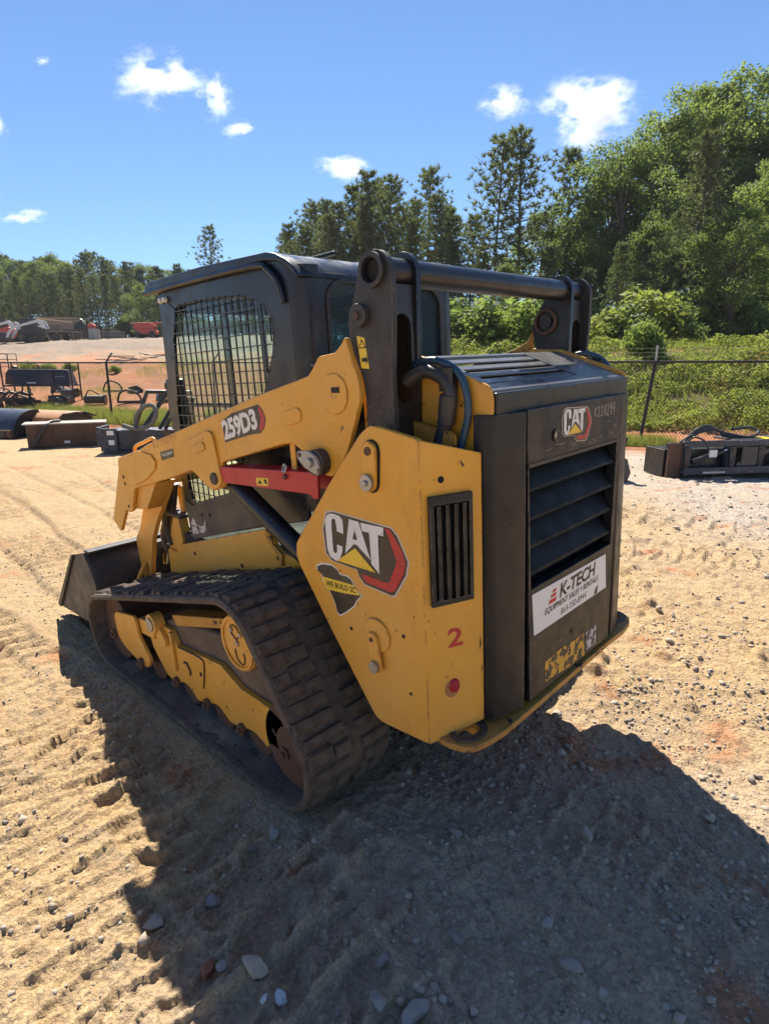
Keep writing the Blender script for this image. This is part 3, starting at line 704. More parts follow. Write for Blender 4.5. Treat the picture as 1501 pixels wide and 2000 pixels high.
# tower (rear side plates)
TOWER = [(0.361, 1.359), (0.324, 1.383), (0.296, 1.385), (0.13, 1.353), (0.132, 0.404), (0.286, 0.395), (0.343, 0.393), (0.372, 0.405), (0.564, 0.656), (0.72, 0.873), (0.734, 0.902), (0.73, 0.953), (0.501, 1.214)]
FA, FB = Vector((.131, .6655, 0)), Vector((.055, .4795, 0))
def facet(sy):
    a = Vector((FA.x, FA.y*sy, 0)); b = Vector((FB.x, FB.y*sy, 0)); n_ = Vector((-(a.y-b.y)*sy, (a.x-b.x)*sy, 0)).normalized()
    return lambda t, z, o: tuple(a+(b-a)*t+n_*o+Vector((0, 0, z)))
def fbox(mb, F, t0, t1, z0, z1, o0, o1):
    q = lambda o: [F(t0, z0, o), F(t1, z0, o), F(t1, z1, o), F(t0, z1, o)]
    return mb.hexa(q(o0), q(o1))
for sy in (1, -1):
    tw = part(MB().prism(rounded(TOWER, .014, 3), 'Y', .645*sy, .665*sy), 'tower_plate', 'cat_yellow', bevel=.004)
    F = facet(sy)
    part(MB().hexa([F(0.0, .404, 0), F(1, .432, 0), F(1, 1.297, 0), F(0.0, 1.352, 0)], [F(0.02, .404, -.018), F(1, .432, -.018), F(1, 1.297, -.018), F(.02, 1.352, -.018)]), 'tower_rear_face', 'cat_yellow', tw, bevel=.003)
    part(MB().prism(rounded(TOWER, .02, 3), 'Y', .495*sy, .508*sy), 'inner_plate', 'yellow_worn', tw)
    if sy > 0:
        tw['label'] = 'left yellow tower plate with logo'
    # upper link
    part(MB().prism(stadium(.312, 1.312, .320, 1.218, .034), 'Y', .6655*sy, .667*sy), 'recess_shade', 'dark_gap', tw)  # flat dark stadium, the shade of a recess painted on the plate
    part(MB().prism(stadium(.316, 1.312, .322, 1.218, .029), 'Y', .6672*sy, .679*sy), 'pivot_link', 'cat_yellow', tw, bevel=.003)
    part(MB().cyl((.316, .6792*sy, 1.312), (.316, .683*sy, 1.312), .013, n=14), 'link_hole', 'rust', tw)
    part(MB().cyl((.322, .6792*sy, 1.218), (.322, .692*sy, 1.218), .026, n=20).cyl((.322, .692*sy, 1.218), (.322, .699*sy, 1.218), .010, n=6), 'link_washer', 'steel', tw, bevel=.002)
    # lower boss and link
    part(MB().prism(circ(.335, .715, .058, 28), 'Y', .6655*sy, .674*sy), 'lower_boss', 'cat_yellow', tw, bevel=.003)
    part(MB().prism(stadium(.344, .703, .332, .612, .024), 'Y', .6745*sy, .686*sy), 'pivot_link', 'cat_yellow', tw, bevel=.003)
    part(MB().cyl((.344, .6862*sy, .703), (.344, .689*sy, .703), .008, n=10), 'link_hole', 'rust', tw)
    part(MB().cyl((.333, .6863*sy, .612), (.333, .699*sy, .612), .020, n=18).cyl((.333, .699*sy, .612), (.333, .701*sy, .612), .011, n=14), 'link_washer', 'steel', tw, bevel=.002)
    for bx, bz, rr in ((.46, .70, .007), (.22, .745, .007), (.20, .555, .006)):
        part(MB().cyl((bx, .6655*sy, bz), (bx, .6663*sy, bz), rr, n=10), 'bolt_hole', 'dark_gap', tw)
    # louvred vent in the rear face
    vf = MB()
    for a in ((.10, .80, 1.165, 1.192), (.10, .80, .862, .880), (.10, .175, .8801, 1.1649), (.735, .80, .8801, 1.1649)): fbox(vf, F, *a, .0005, .016)
    vo = part(vf, 'vent_frame', 'black_panel', tw, bevel=.003)
    part(fbox(MB(), F, .1755, .7345, .8805, 1.1645, .0006, .002), 'vent_back', 'dark_gap', tw)
    for i in range(4):
        t = .205+i*.137
        part(fbox(MB(), F, t, t+.062, .8802, 1.1648, .0022, .020), 'vent_slat', 'black_panel', tw, bevel=.002)
    part(MB().cyl(F(.33, 1.235, .0003), F(.33, 1.235, .0012), .010, n=14), 'bolt_hole', 'dark_gap', tw)
    # tail light
    cxy = [(.46+.105*math.cos(a)*.9, .585+.024*math.sin(a)) for a in np.linspace(0, 2*math.pi, 20)[:-1]]
    tl = MB(); v = [F(t, z, .001) for t, z in cxy]+[F(.46+(t-.46)*.8, .585+(z-.585)*.8, .009) for t, z in cxy]; n_ = len(cxy)
    tl.add(v, [(i, (i+1) % n_, (i+1) % n_+n_, i+n_) for i in range(n_)]+[tuple(range(n_, 2*n_))])
    part(tl, 'tail_light', 'red_clear', tw, smooth=True)
    if sy > 0:
        s_ = [(t*1.35-.2, z*1.25-.155) for t, z in cxy]
        flat('light_scuff', s_, lambda t, z: F(t, z, .0006), 'orange_rust', tw)
        lettering('stencil_number', '2', lambda a, b: F(.37+.26*a, .715+.062*b, .0012), 'decal_red', tw, bold=.02)
        for zz, tt, hh in ((.68, .93, .05), (.60, .955, .03)):
            flat('paint_scrape', [(tt, zz), (tt+.02, zz+.02), (tt+.015, zz+hh), (tt-.005, zz+hh*.5)], lambda t, z: F(t, z, .0012), 'ink_black', tw)

# logo: black badge, white letters, yellow peak, red band (shared shapes)
LOGO = dict(
    out=[(0.543, 1.091), (0.511, 1.099), (0.251, 1.084), (0.227, 1.065), (0.188, 0.992), (0.199, 0.947), (0.248, 0.874), (0.26, 0.869), (0.379, 0.879), (0.403, 0.901), (0.411, 0.921), (0.534, 0.928), (0.56, 0.95), (0.566, 1.032)],
    C=[(0.512, 1.078), (0.500, 1.075), (0.495, 1.047), (0.497, 1.037), (0.465, 1.031), (0.463, 1.052), (0.464, 1.080), (0.480, 1.091), (0.512, 1.094), (0.537, 1.088), (0.552, 1.066), (0.553, 1.028), (0.551, 0.966), (0.540, 0.941), (0.510, 0.931), (0.492, 0.939), (0.475, 0.971), (0.473, 0.988), (0.5, 0.99), (0.501, 0.965), (0.512, 0.956), (0.521, 0.964), (0.521, 1.043), (0.519, 1.068)],
    A=[(0.432, 1.087), (0.388, 1.084), (0.344, 0.967), (0.403, 1.006), (0.416, 1.007), (0.462, 0.966)],
    Ah=[(0.410, 1.056), (0.399, 1.022), (0.421, 1.022)],
    T=[(0.380, 1.083), (0.280, 1.083), (0.282, 1.055), (0.305, 1.056), (0.308, 0.928), (0.341, 0.956), (0.343, 1.056), (0.375, 1.057)],
    tri=[(0.412, 0.994), (0.325, 0.930), (0.505, 0.933)],
    red=[(0.276, 1.082), (0.254, 1.081), (0.236, 1.059), (0.208, 1.022), (0.195, 0.986), (0.205, 0.95), (0.247, 0.886), (0.265, 0.879), (0.372, 0.887), (0.392, 0.911), (0.364, 0.911), (0.28, 0.906), (0.265, 0.914), (0.232, 0.983), (0.244, 1.015), (0.266, 1.066)],
    hc=[(.272, 1.052), (.246, 1.010), (.236, .983), (.266, .919), (.282, .911), (.300, .912), (.300, 1.050)])
def logo(fn, parent):
    g = lambda k: (lambda a, b: fn(a, b, k))
    flat('badge_edge', [(.377+(x-.377)*1.035, .985+(z-.985)*1.045) for x, z in LOGO['out']], g(.0006), 'chalk', parent)
    b = flat('logo_badge', LOGO['out'], g(.0011), 'decal_black', parent)
    flat('logo_honeycomb', LOGO['hc'], g(.0015), 'decal_honeycomb', parent)
    flat('logo_band', LOGO['red'], g(.0019), 'decal_red', parent)
    flat('logo_letter', LOGO['C'], g(.0023), 'decal_white', parent)
    flat('logo_letter', LOGO['A'], g(.0023), 'decal_white', parent, holes=[LOGO['Ah']])
    flat('logo_letter', LOGO['T'], g(.0023), 'decal_white', parent)
    flat('logo_peak', LOGO['tri'], g(.0027), 'decal_yellow', parent)
lt = next(o for o in LD.children if o.get('label', '').startswith('left yellow tower'))
logo(lambda a, b, k: (a, .6652+k, b), lt)
SC = [(0.617, 0.889), (0.587, 0.903), (0.537, 0.908), (0.51, 0.897), (0.501, 0.884), (0.463, 0.885), (0.444, 0.878), (0.424, 0.847), (0.399, 0.834), (0.424, 0.811), (0.44, 0.787), (0.484, 0.753), (0.513, 0.735), (0.527, 0.742), (0.534, 0.772), (0.558, 0.812), (0.591, 0.839), (0.592, 0.864), (0.617, 0.874)]
flat('sticker_edge', [(.508+(x-.508)*1.05, .82+(z-.82)*1.06) for x, z in SC], onY(.6656), 'decal_white', lt)
flat('state_sticker', SC, onY(.6661), 'decal_black', lt)
flat('sticker_band', [(0.592, 0.858), (0.430, 0.862), (0.418, 0.845), (0.403, 0.833), (0.483, 0.822), (0.561, 0.816), (0.589, 0.836)], onY(.6666), 'decal_yellow', lt)
lettering('sticker_lettering', 'WE BUILD SC', slope(.574, .828, .424, .836, .020, .6671), 'ink_black', lt, bold=.02)

# engine bay: side panels, black core, hood
part(MB().box(.085, .83, -.448, .448, .42, 1.385), 'engine_bay', 'dark_gap')
for sy in (1, -1):
    part(MB().prism(rounded([(.030, 1.452), (.030, .44), (.46, .44), (.46, 1.59), (.30, 1.580), (.040, 1.482)], .02, 3), 'Y', .4495*sy, .462*sy), 'engine_side_panel', 'cat_yellow', bevel=.003)
    part(MB().box(.465, .86, .4495*sy, .460*sy, .55, 1.45), 'side_cover', 'black_panel', bevel=.003)
    for i in range(5):
        part(MB().box(.50+i*.055, .53+i*.055, .4605*sy, .467*sy, .98, 1.16), 'cover_louvre', 'black_paint', bevel=.002)
HZ = lambda x: 1.466+.385*(x-.034)
hm = MB()
def hsheet(mb, x0, x1, y0, y1, t=.012, dz=0.0):
    return mb.hexa([(x0, y0, HZ(x0)-t+dz), (x1, y0, HZ(x1)-t+dz), (x1, y1, HZ(x1)-t+dz), (x0, y1, HZ(x0)-t+dz)], [(x0, y0, HZ(x0)+dz), (x1, y0, HZ(x1)+dz), (x1, y1, HZ(x1)+dz), (x0, y1, HZ(x0)+dz)])
hsheet(hm, .038, .085, -.448, .448); hsheet(hm, .0851, .315, .375, .448); hsheet(hm, .0851, .315, -.448, -.16); hsheet(hm, .297, .315, -.1599, .3749)
hm.box(.3151, .84, -.448, .448, HZ(.315)-.013, HZ(.315)-.001)
hood = part(hm, 'hood', 'hood_sky_sheen', bevel=.004)
part(MB().box(.022, .0375, -.448, .448, 1.392, 1.462), 'hood_lip', 'black_paint', hood, bevel=.006)
part(MB().prism([(.09, 1.386), (.30, 1.386), (.30, 1.40), (.09, 1.395)], 'Y', -.16, .375), 'radiator_core', 'dark_gap', hood)
for i in range(4):
    x = .100+i*.052
    part(hsheet(MB(), x, x+.029, -.159, .374, .006, -.004), 'hood_slat', 'hood_sky_sheen', hood, bevel=.002)
part(MB().ring((.70, .02, 1.60), (.70, .035, 1.60), .030, .014), 'lifting_eye', 'cat_yellow', hood, smooth=True)
part(MB().box(.672, .728, .018, .037, 1.558, 1.575), 'eye_base', 'cat_yellow', hood)

# rear corner columns and louvred door
for sy in (1, -1):
    cp = rounded([(.085, .480*sy), (.024, .466*sy), (-.006, .336*sy), (.012, .330*sy), (.035, .445*sy), (.085, .464*sy)], .010, 3)
    part(MB().prism(cp, 'Z', .432, 1.402), 'corner_column', 'black_panel', bevel=.003)
def dy(z, sg):  # door edge narrows downward
    t = (1.405-z)/.975; return sg*(.333-.028*t)
D0, D1 = -.006, .028
op_t, op_b = 1.236, .834
outer = [(dy(1.405, 1), 1.405), (dy(1.405, -1), 1.405), (dy(.43, -1), .432), (dy(.43, 1), .432)]
hole = [(.322, op_t), (-.306, op_t), (-.288, op_b), (.304, op_b)]
def dpan(za, zb, ya=None, yb=None):
    l0, l1 = (dy(za, 1), dy(zb, 1)) if ya is None else ya; r0, r1 = (dy(za, -1), dy(zb, -1)) if yb is None else yb
    return MB().prism([(l0, za), (r0, za), (r1, zb), (l1, zb)], 'X', D0, D1)
door = part(dpan(1.405, op_t), 'rear_door', 'black_panel', bevel=.003)
part(dpan(op_b, .432), 'lower_panel', 'black_panel', door, bevel=.003)
part(dpan(op_t-.0005, op_b+.0005, None, (.322, .304)), 'door_stile', 'black_panel', door, bevel=.002)
part(dpan(op_t-.0005, op_b+.0005, (-.306, -.288), None), 'door_stile', 'black_panel', door, bevel=.002)
part(MB().box(.060, .066, -.325, .325, .82, 1.25), 'radiator_screen', 'dark_gap', door)
for i in range(4):
    zt = 1.232-i*.092
    a, b = .319-i*.004, -.303+i*.004
    part(MB().add([(.050, a, zt), (.050, b, zt), (.002, b, zt-.068), (.002, a, zt-.068), (.000, a, zt-.078), (.000, b, zt-.078), (.006, b, zt-.080), (.006, a, zt-.080), (.055, a, zt-.006), (.055, b, zt-.006)],
                  [(0, 1, 2, 3), (3, 2, 5, 4), (4, 5, 6, 7), (7, 6, 9, 8), (8, 9, 1, 0), (0, 3, 4, 7, 8), (1, 9, 6, 5, 2)]), 'door_louvre', 'louvre_black', door, smooth=False)
part(MB().box(-.009, -.0065, dy(1.3, -1)+.002, dy(1.3, 1)-.002, 1.232, 1.243), 'door_seam', 'scuffed_black', door)
part(MB().ring((-.0065, .165, 1.312), (-.011, .165, 1.312), .020, .012), 'door_lock', 'black_paint', door, smooth=True)
part(MB().cyl((-.0063, .165, 1.312), (-.008, .165, 1.312), .0115, n=14), 'lock_core', 'steel', door)
part(MB().box(-.004, .026, dy(.9, -1)-.018, dy(.9, -1)-.012, .46, 1.39), 'door_edge', 'rust', door)
logo(lambda a, b, k: (-.0062-k, .124-(.566-a)*.205/.378, 1.271+(b-.869)*.118/.230), door)
DX = -.0066
def dq(quad, x):   # quad: TL, TR, BR, BL as (y, z); (u, v) v up
    (a, b, c, d) = [Vector(q) for q in quad]
    def fn(u_, v_):
        p = (d*(1-u_)+c*u_)*(1-v_)+(a*(1-u_)+b*u_)*v_; return (x, p.x, p.y)
    return fn
scrawl('stock_number', 'K220294', dq([(-.108, 1.374), (-.280, 1.384), (-.280, 1.337), (-.108, 1.343)], DX), 'chalk', door, .05)
sg = [(.300, .816), (-.242, .806), (-.258, .664), (.286, .668)]
sp = MB(); q = [(-.0085, y, z) for y, z in sg]; q2 = [(-.0064, y, z) for y, z in sg]; sp.hexa(q2, q)
sign = part(sp, 'company_sign', 'sign_white', door)
SX = -.0089
lettering('sign_lettering', 'K-TECH', dq([(.120, .797), (-.158, .800), (-.158, .748), (.120, .745)], SX), 'ink_black', sign, bold=.03, shear=.15, spacing=.95)
for i, (z0, z1, w) in enumerate(((.746, .760, .052), (.765, .777, .038), (.781, .791, .026))):
    flat('sign_bar', [(.196-i*.012, z0), (.196-i*.012-w, z0), (.196-i*.012-w-.006, z1), (.190-i*.012, z1)], onX(SX), 'ink_red', sign)
lettering('sign_lettering', 'EQUIPMENT SALES + RENTALS', dq([(.220, .738), (-.180, .738), (-.180, .712), (.220, .712)], SX), 'ink_black', sign, shear=.25)
lettering('sign_lettering', 'EQUIPMENT SALES + RENTALS', dq([(.2188, .7388), (-.1812, .7388), (-.1812, .7128), (.2188, .7128)], SX-.0003), 'ink_black', sign, shear=.25)
lettering('sign_lettering', '864-350-8944', dq([(.108, .702), (-.085, .704), (-.085, .680), (.108, .678)], SX), 'ink_black', sign, shear=.1)
flat('sign_tear', [(-.15, .668), (-.165, .69), (-.185, .70), (-.178, .667)], onX(SX), 'black_panel', sign)
flat('tattered_decal', [(.210, .538), (.10, .545), (-.02, .535), (-.085, .540), (-.092, .440), (.06, .447), (.205, .462)], onX(DX-.0004), 'tattered_decal', door)
flat('torn_sticker', [(-.10, .53), (-.185, .53), (-.19, .45), (-.105, .455)], onX(DX-.0004), 'torn_sticker', door)
flat('bolt_hole', circ(.02, .585, .010, 12), onX(DX), 'dark_gap', door)
scr = MB()
for _ in range(26):
    y, z = random.uniform(-.28, .28), random.choice((random.uniform(1.26, 1.38), random.uniform(.45, .6), random.uniform(1.26, 1.31)))
    l_, w_ = random.uniform(.02, .08), random.uniform(.0006, .0014); a = random.uniform(-.25, .25); w_ *= .6; l_ *= .7
    scr.add([(DX, y, z), (DX, y-l_*math.cos(a), z+l_*math.sin(a)), (DX, y-l_*math.cos(a)*.7, z+l_*math.sin(a)*.7+w_), (DX, y, z+w_)], [(0, 1, 2, 3)])
part(scr, 'scratches', 'chalk', door)['kind'] = 'stuff'

# bumper plate with tow loops
bp_ = [(.165, .628), (.080, .634), (.036, .622), (.008, .598), (-.006, .553), (-.018, .47), (-.018, .30), (-.014, -.30), (-.018, -.44), (-.008, -.52), (.010, -.562), (.036, -.588), (.08, -.600), (.165, -.596)]
bum = part(MB().prism(bp_, 'Z', .396, .418, holes=[[(.072+.030*math.cos(a), (.547 if sy > 0 else -.520)+.044*math.sin(a)) for a in np.linspace(0, 2*math.pi, 22)[:-1]] for sy in (1, -1)]), 'bumper', 'yellow_worn', bevel=.006, seg=3)
for sy in (1, -1):
    part(MB().prism([(.072+.058*math.cos(a), (.545 if sy > 0 else -.520)+.070*math.sin(a)) for a in np.linspace(0, 2*math.pi, 22)[:-1]], 'Z', .4185, .4245, holes=[[(.072+.031*math.cos(a), (.547 if sy > 0 else -.520)+.045*math.sin(a)) for a in np.linspace(0, 2*math.pi, 22)[:-1]]]), 'tow_loop', 'scuffed_black', bum, bevel=.002)
part(MB().box(.03, .30, -.47, .47, .34, .387), 'belly_plate', 'yellow_worn', bevel=.006)
part(MB().box(.30, 2.0, -.46, .46, .26, .42), 'belly_frame', 'dusty_steel_brown', bevel=.01)

# lower body sides
CH = [(2.10, .645), (1.201, .885), (1.169, .877), (1.155, .824), (1.089, .788), (.72, .77), (.55, .55), (.60, .42), (2.26, .40), (2.246, .60), (2.14, .592)]
for sy in (1, -1):
    ch = part(MB().prism(rounded(CH, .015, 2), 'Y', .455*sy, .472*sy), 'body_side', 'cat_yellow', bevel=.004)
    part(MB().prism([(1.20, .884), (1.17, .877), (1.155, .824), (1.09, .788), (1.10, .73), (1.12, .73), (1.125, .775), (1.175, .815), (1.215, .86)], 'Y', .4722*sy, .484*sy), 'hinge_bracket', 'yellow_worn', ch, bevel=.003)
    for bx, bz in ((1.92, .63), (1.19, .855), (1.14, .76), (1.45, .66)):
        part(MB().cyl((bx, .4722*sy, bz), (bx, .4745*sy, bz), .010, n=12), 'body_bolt', 'dark_gap', ch)
    # front post with step
    part(MB().prism(rounded([(2.10, .80), (2.16, .80), (2.26, .62), (2.27, .40), (2.18, .40), (2.14, .60), (2.08, .66)], .01), 'Y', .40*sy, .4545*sy), 'front_post', 'cat_yellow', ch, bevel=.004)
    part(MB().box(2.04, 2.20, .36*sy, .475*sy, .802, .822), 'step_plate', 'scuffed_black', ch, bevel=.003)
    part(MB().prism([(2.09, .823), (2.13, .823), (2.14, .93), (2.12, .97), (2.09, .96)], 'Y', .40*sy, .42*sy), 'step_lug', 'cat_yellow', ch, bevel=.003)
part(MB().box(1.0, 2.05, -.4545, .4545, .45, .72), 'cab_floor', 'dark_gap')

# cab
cab_out = [(1.962, 1.955), (1.985, 1.60), (1.998, 1.23), (1.99, .93), (1.95, .705), (1.20, .892), (.915, .96), (.915, 1.93), (.96, 1.955)]
WIN = [(1.781, 1.877), (1.60, 1.877), (1.404, 1.870), (1.24, 1.857), (1.154, 1.835), (1.10, 1.810), (1.071, 1.788), (1.05, 1.755), (1.043, 1.715), (1.05, 1.67), (1.06, 1.628), (1.12, 1.516), (1.30, 1.20), (1.42, 1.045), (1.47, 1.02), (1.86, .915), (1.90, .93), (1.925, 1.10), (1.925, 1.30), (1.90, 1.504), (1.865, 1.713), (1.825, 1.83), (1.808, 1.862)]
WIN = rounded(WIN, .012, 2)
def spans(poly, c, axis):
    """intervals of the polygon along a line x=c (axis 0) or z=c (axis 1)"""
    hit = []
    for i in range(len(poly)):
        a, b = poly[i-1], poly[i]
        if (a[axis] <= c) != (b[axis] <= c):
            t = (c-a[axis])/(b[axis]-a[axis]); hit.append(a[1-axis]+t*(b[1-axis]-a[1-axis]))
    hit.sort(); return list(zip(hit[::2], hit[1::2]))
cab = part(MB().prism(cab_out, 'Y', .440, .456, holes=[WIN]), 'cab', 'cab_black', bevel=.004)
part(MB().prism(cab_out, 'Y', -.440, -.456, holes=[WIN]), 'cab_side', 'cab_black', cab, bevel=.004)
for sy in (1, -1):
    c_ = [(.915, .4555*sy)]+[(.915-.070*math.sin(a), (.3855+.070*math.cos(a))*sy) for a in np.linspace(0, math.pi/2, 7)]+[(.845, .37*sy), (.862, .37*sy)]+[(.915-.053*math.sin(a), (.3855+.053*math.cos(a))*sy) for a in np.linspace(math.pi/2, 0, 6)]
    part(MB().prism(c_, 'Z', 1.0, 1.925), 'cab_corner', 'cab_black', cab, smooth=True)
    gl = part(MB().prism(WIN, 'Y', .425*sy, .431*sy), 'side_glass', 'cab_glass', cab)
    wm = MB(); x = 1.05; w = .0021
    while x < 1.92:
        for a, b in spans(WIN, x, 0): wm.box(x-w, x+w, .4565*sy, .4620*sy, a-.004, b+.004)
        x += .0505
    z = .93
    while z < 1.88:
        for a, b in spans(WIN, z, 1): wm.box(a-.004, b+.004, .4621*sy, .4675*sy, z-w, z+w)
        z += .0485
    part(wm, 'wire_screen', 'cab_black', cab)['kind'] = 'stuff'
    for xx, ww in ((1.44, .016), (1.165, .014)):
        sp_ = spans(WIN, xx, 0)[0]
        part(MB().box(xx-ww, xx+ww, .410*sy, .424*sy, sp_[0], sp_[1]), 'window_post', 'cab_black', cab, bevel=.002)
    part(MB().box(1.08, 1.90, .411*sy, .4235*sy, 1.405, 1.425), 'window_rail', 'cab_black', cab)
    pn = part(MB().prism(rounded([(1.978, .925), (1.896, .898), (1.47, 1.012), (1.44, 1.02), (1.225, .895), (1.919, .708), (1.946, .725)], .01, 2), 'Y', .4562*sy, .463*sy), 'side_panel', 'grey_panel', cab, bevel=.003)
    for bx, bz in ((1.80, .86), (1.72, .87)):
        part(MB().cyl((bx, .4631*sy, bz), (bx, .465*sy, bz), .010, n=10), 'panel_bolt', 'dark_gap', cab)
    if sy > 0:
        flat('torn_sticker', [(1.925, .735), (1.80, .765), (1.775, .79), (1.775, .84), (1.80, .80), (1.83, .795), (1.87, .80), (1.90, .835), (1.93, .80)], onY(.4640), 'torn_sticker', cab)
RO = [(2.072, 1.960), (2.078, 1.980), (2.06, 2.0), (2.0, 2.012), (1.5, 2.008), (1.03, 1.988), (.97, 1.975), (.91, 1.948), (.862, 1.915), (.838, 1.88), (.852, 1.876), (.90, 1.915), (.96, 1.945), (1.05, 1.958)]
part(MB().box(.90, 1.93, -.438, .438, 1.925, 1.94), 'headliner', 'cab_black', cab)
roof = part(MB().prism(RO, 'Y', -.470, .470), 'cab_roof', 'cab_black', cab, bevel=.022, seg=4)
for sy in (1, -1):
    part(MB().tube([(2.074, .474*sy, 1.962), (1.60, .474*sy, 1.960), (1.10, .474*sy, 1.948), (1.02, .472*sy, 1.925), (.965, .468*sy, 1.875), (.945, .462*sy, 1.80)], .012, 10), 'drip_rail', 'cab_black', cab, smooth=True)
    part(MB().box(1.0, 1.98, .12*sy, .15*sy, 2.004, 2.019), 'roof_rib', 'cab_black', cab, bevel=.006)
for i in range(2):
    part(MB().cyl((1.925-i*.045, .457, 1.915), (1.925-i*.045, .476, 1.915), .016, .012, 14), 'marker_lamp', 'machine_white', cab, bevel=.004)
RW = rrect(-.340, 1.40, .340, 1.880, .085, 7)
part(MB().prism([(-.372, 1.0), (.372, 1.0), (.372, 1.90), (-.372, 1.90)], 'X', .846, .862, holes=[RW]), 'rear_panel', 'cab_black', cab, bevel=.003)
part(MB().prism(rrect(-.343, 1.397, .343, 1.883, .088, 7), 'X', .838, .848, holes=[rrect(-.326, 1.414, .326, 1.866, .072, 7)]), 'window_seal', 'scuffed_black', cab, bevel=.003)
part(MB().prism(RW, 'X', .852, .856), 'rear_glass', 'rear_glass', cab)
part(MB().box(1.93, 1.95, -.44, .44, .72, .80).box(1.93, 1.95, -.44, .44, 1.86, 1.95), 'front_frame', 'cab_black', cab)
part(MB().box(1.945, 1.95, -.44, .44, .80, 1.86), 'front_glass', 'cab_glass', cab)
seat = part(MB().prism(rounded([(1.10, 1.05), (1.18, 1.0), (1.60, 1.0), (1.62, 1.08), (1.55, 1.10), (1.26, 1.09), (1.15, 1.62), (1.05, 1.62), (1.03, 1.55)], .05, 4), 'Y', -.22, .22), 'seat', 'seat_vinyl', bevel=.02, seg=3)
for sy in (1, -1):
    part(MB().box(1.25, 1.66, .27*sy, .33*sy, 1.12, 1.18), 'arm_console', 'seat_vinyl', seat, bevel=.02)
    part(MB().cyl((1.62, .285*sy, 1.2), (1.66, .285*sy, 1.34), .018, .024), 'joystick', 'seat_vinyl', seat, smooth=True)
part(MB().tube([(1.93, .40, 1.10), (1.93, .40, 1.30), (1.91, .38, 1.45)], .02), 'grab_bar', 'cab_black', cab, smooth=True)
part(MB().prism(rounded([(1.995, 1.54), (2.03, 1.55), (2.04, 1.40), (2.03, 1.29), (1.995, 1.28)], .015), 'Y', .36, .448), 'side_lamp', 'black_paint', cab, bevel=.006)

# tracks
def hull(pts):
    pts = sorted(pts)
    def half(ps):
        h = []
        for p in ps:
            while len(h) > 1 and (h[-1][0]-h[-2][0])*(p[1]-h[-2][1])-(h[-1][1]-h[-2][1])*(p[0]-h[-2][0]) <= 0: h.pop()
            h.append(p)
        return h
    a = half(pts); b = half(pts[::-1]); return a[:-1]+b[:-1]
CIR = [(2.285, .215, .215), (.95, .530, .222), (.690, .203, .203)]
HL = hull([p for c in CIR for p in circ(*c, n=240)])
def resample(loop, n):
    P = [Vector(p) for p in loop]; seg = [(P[(i+1) % len(P)]-P[i]).length for i in range(len(P))]; L_ = sum(seg); out = []
    i = 0; acc = 0.0
    for k in range(n):
        s = L_*k/n
        while acc+seg[i] < s: acc += seg[i]; i += 1
        t = (s-acc)/seg[i]; p = P[i].lerp(P[(i+1) % len(P)], t); d = (P[(i+1) % len(P)]-P[i]).normalized(); out.append((p, d))
    return out, L_
NP = 78
lug_v, lug_f = None, None
def lug_mesh(w, nm):
    # local: x along the belt, y across, z outwards
    m = MB(); h = .019
    m.hexa([(-.026, -w, 0), (.026, -w, 0), (.026, w, 0), (-.026, w, 0)], [(-.016, -w+.008, h), (.016, -w+.008, h), (.016, w-.005, h), (-.016, w-.005, h)])
    me = bpy.data.meshes.new(nm); me.from_pydata([tuple(v) for v in m.v], [], m.f); me.materials.append(MATS['track_rubber']); return me
def lug_block(w, nm, cuts):
    m = MB(); h = .019
    for a, b, sh in cuts:
        y0, y1 = -w+2*w*a, -w+2*w*b
        m.hexa([(-.026+sh, y0, 0), (.026+sh, y0, 0), (.026+sh, y1, 0), (-.026+sh, y1, 0)], [(-.016+sh, y0+.006, h), (.016+sh, y0+.006, h), (.016+sh, y1-.005, h), (-.016+sh, y1-.005, h)])
    me = bpy.data.meshes.new(nm); me.from_pydata([tuple(v) for v in m.v], [], m.f); me.materials.append(MATS['track_rubber']); return me
CUTS = [[(0, 1, 0)], [(0, .58, 0), (.60, 1, .010)], [(0, .40, .008), (.42, 1, -.004)], [(0, .9, 0)], [(.08, 1, 0)]]
LUGS = [[lug_block(w_, 'lug', c) for c in CUTS] for w_ in (.094, .078)]
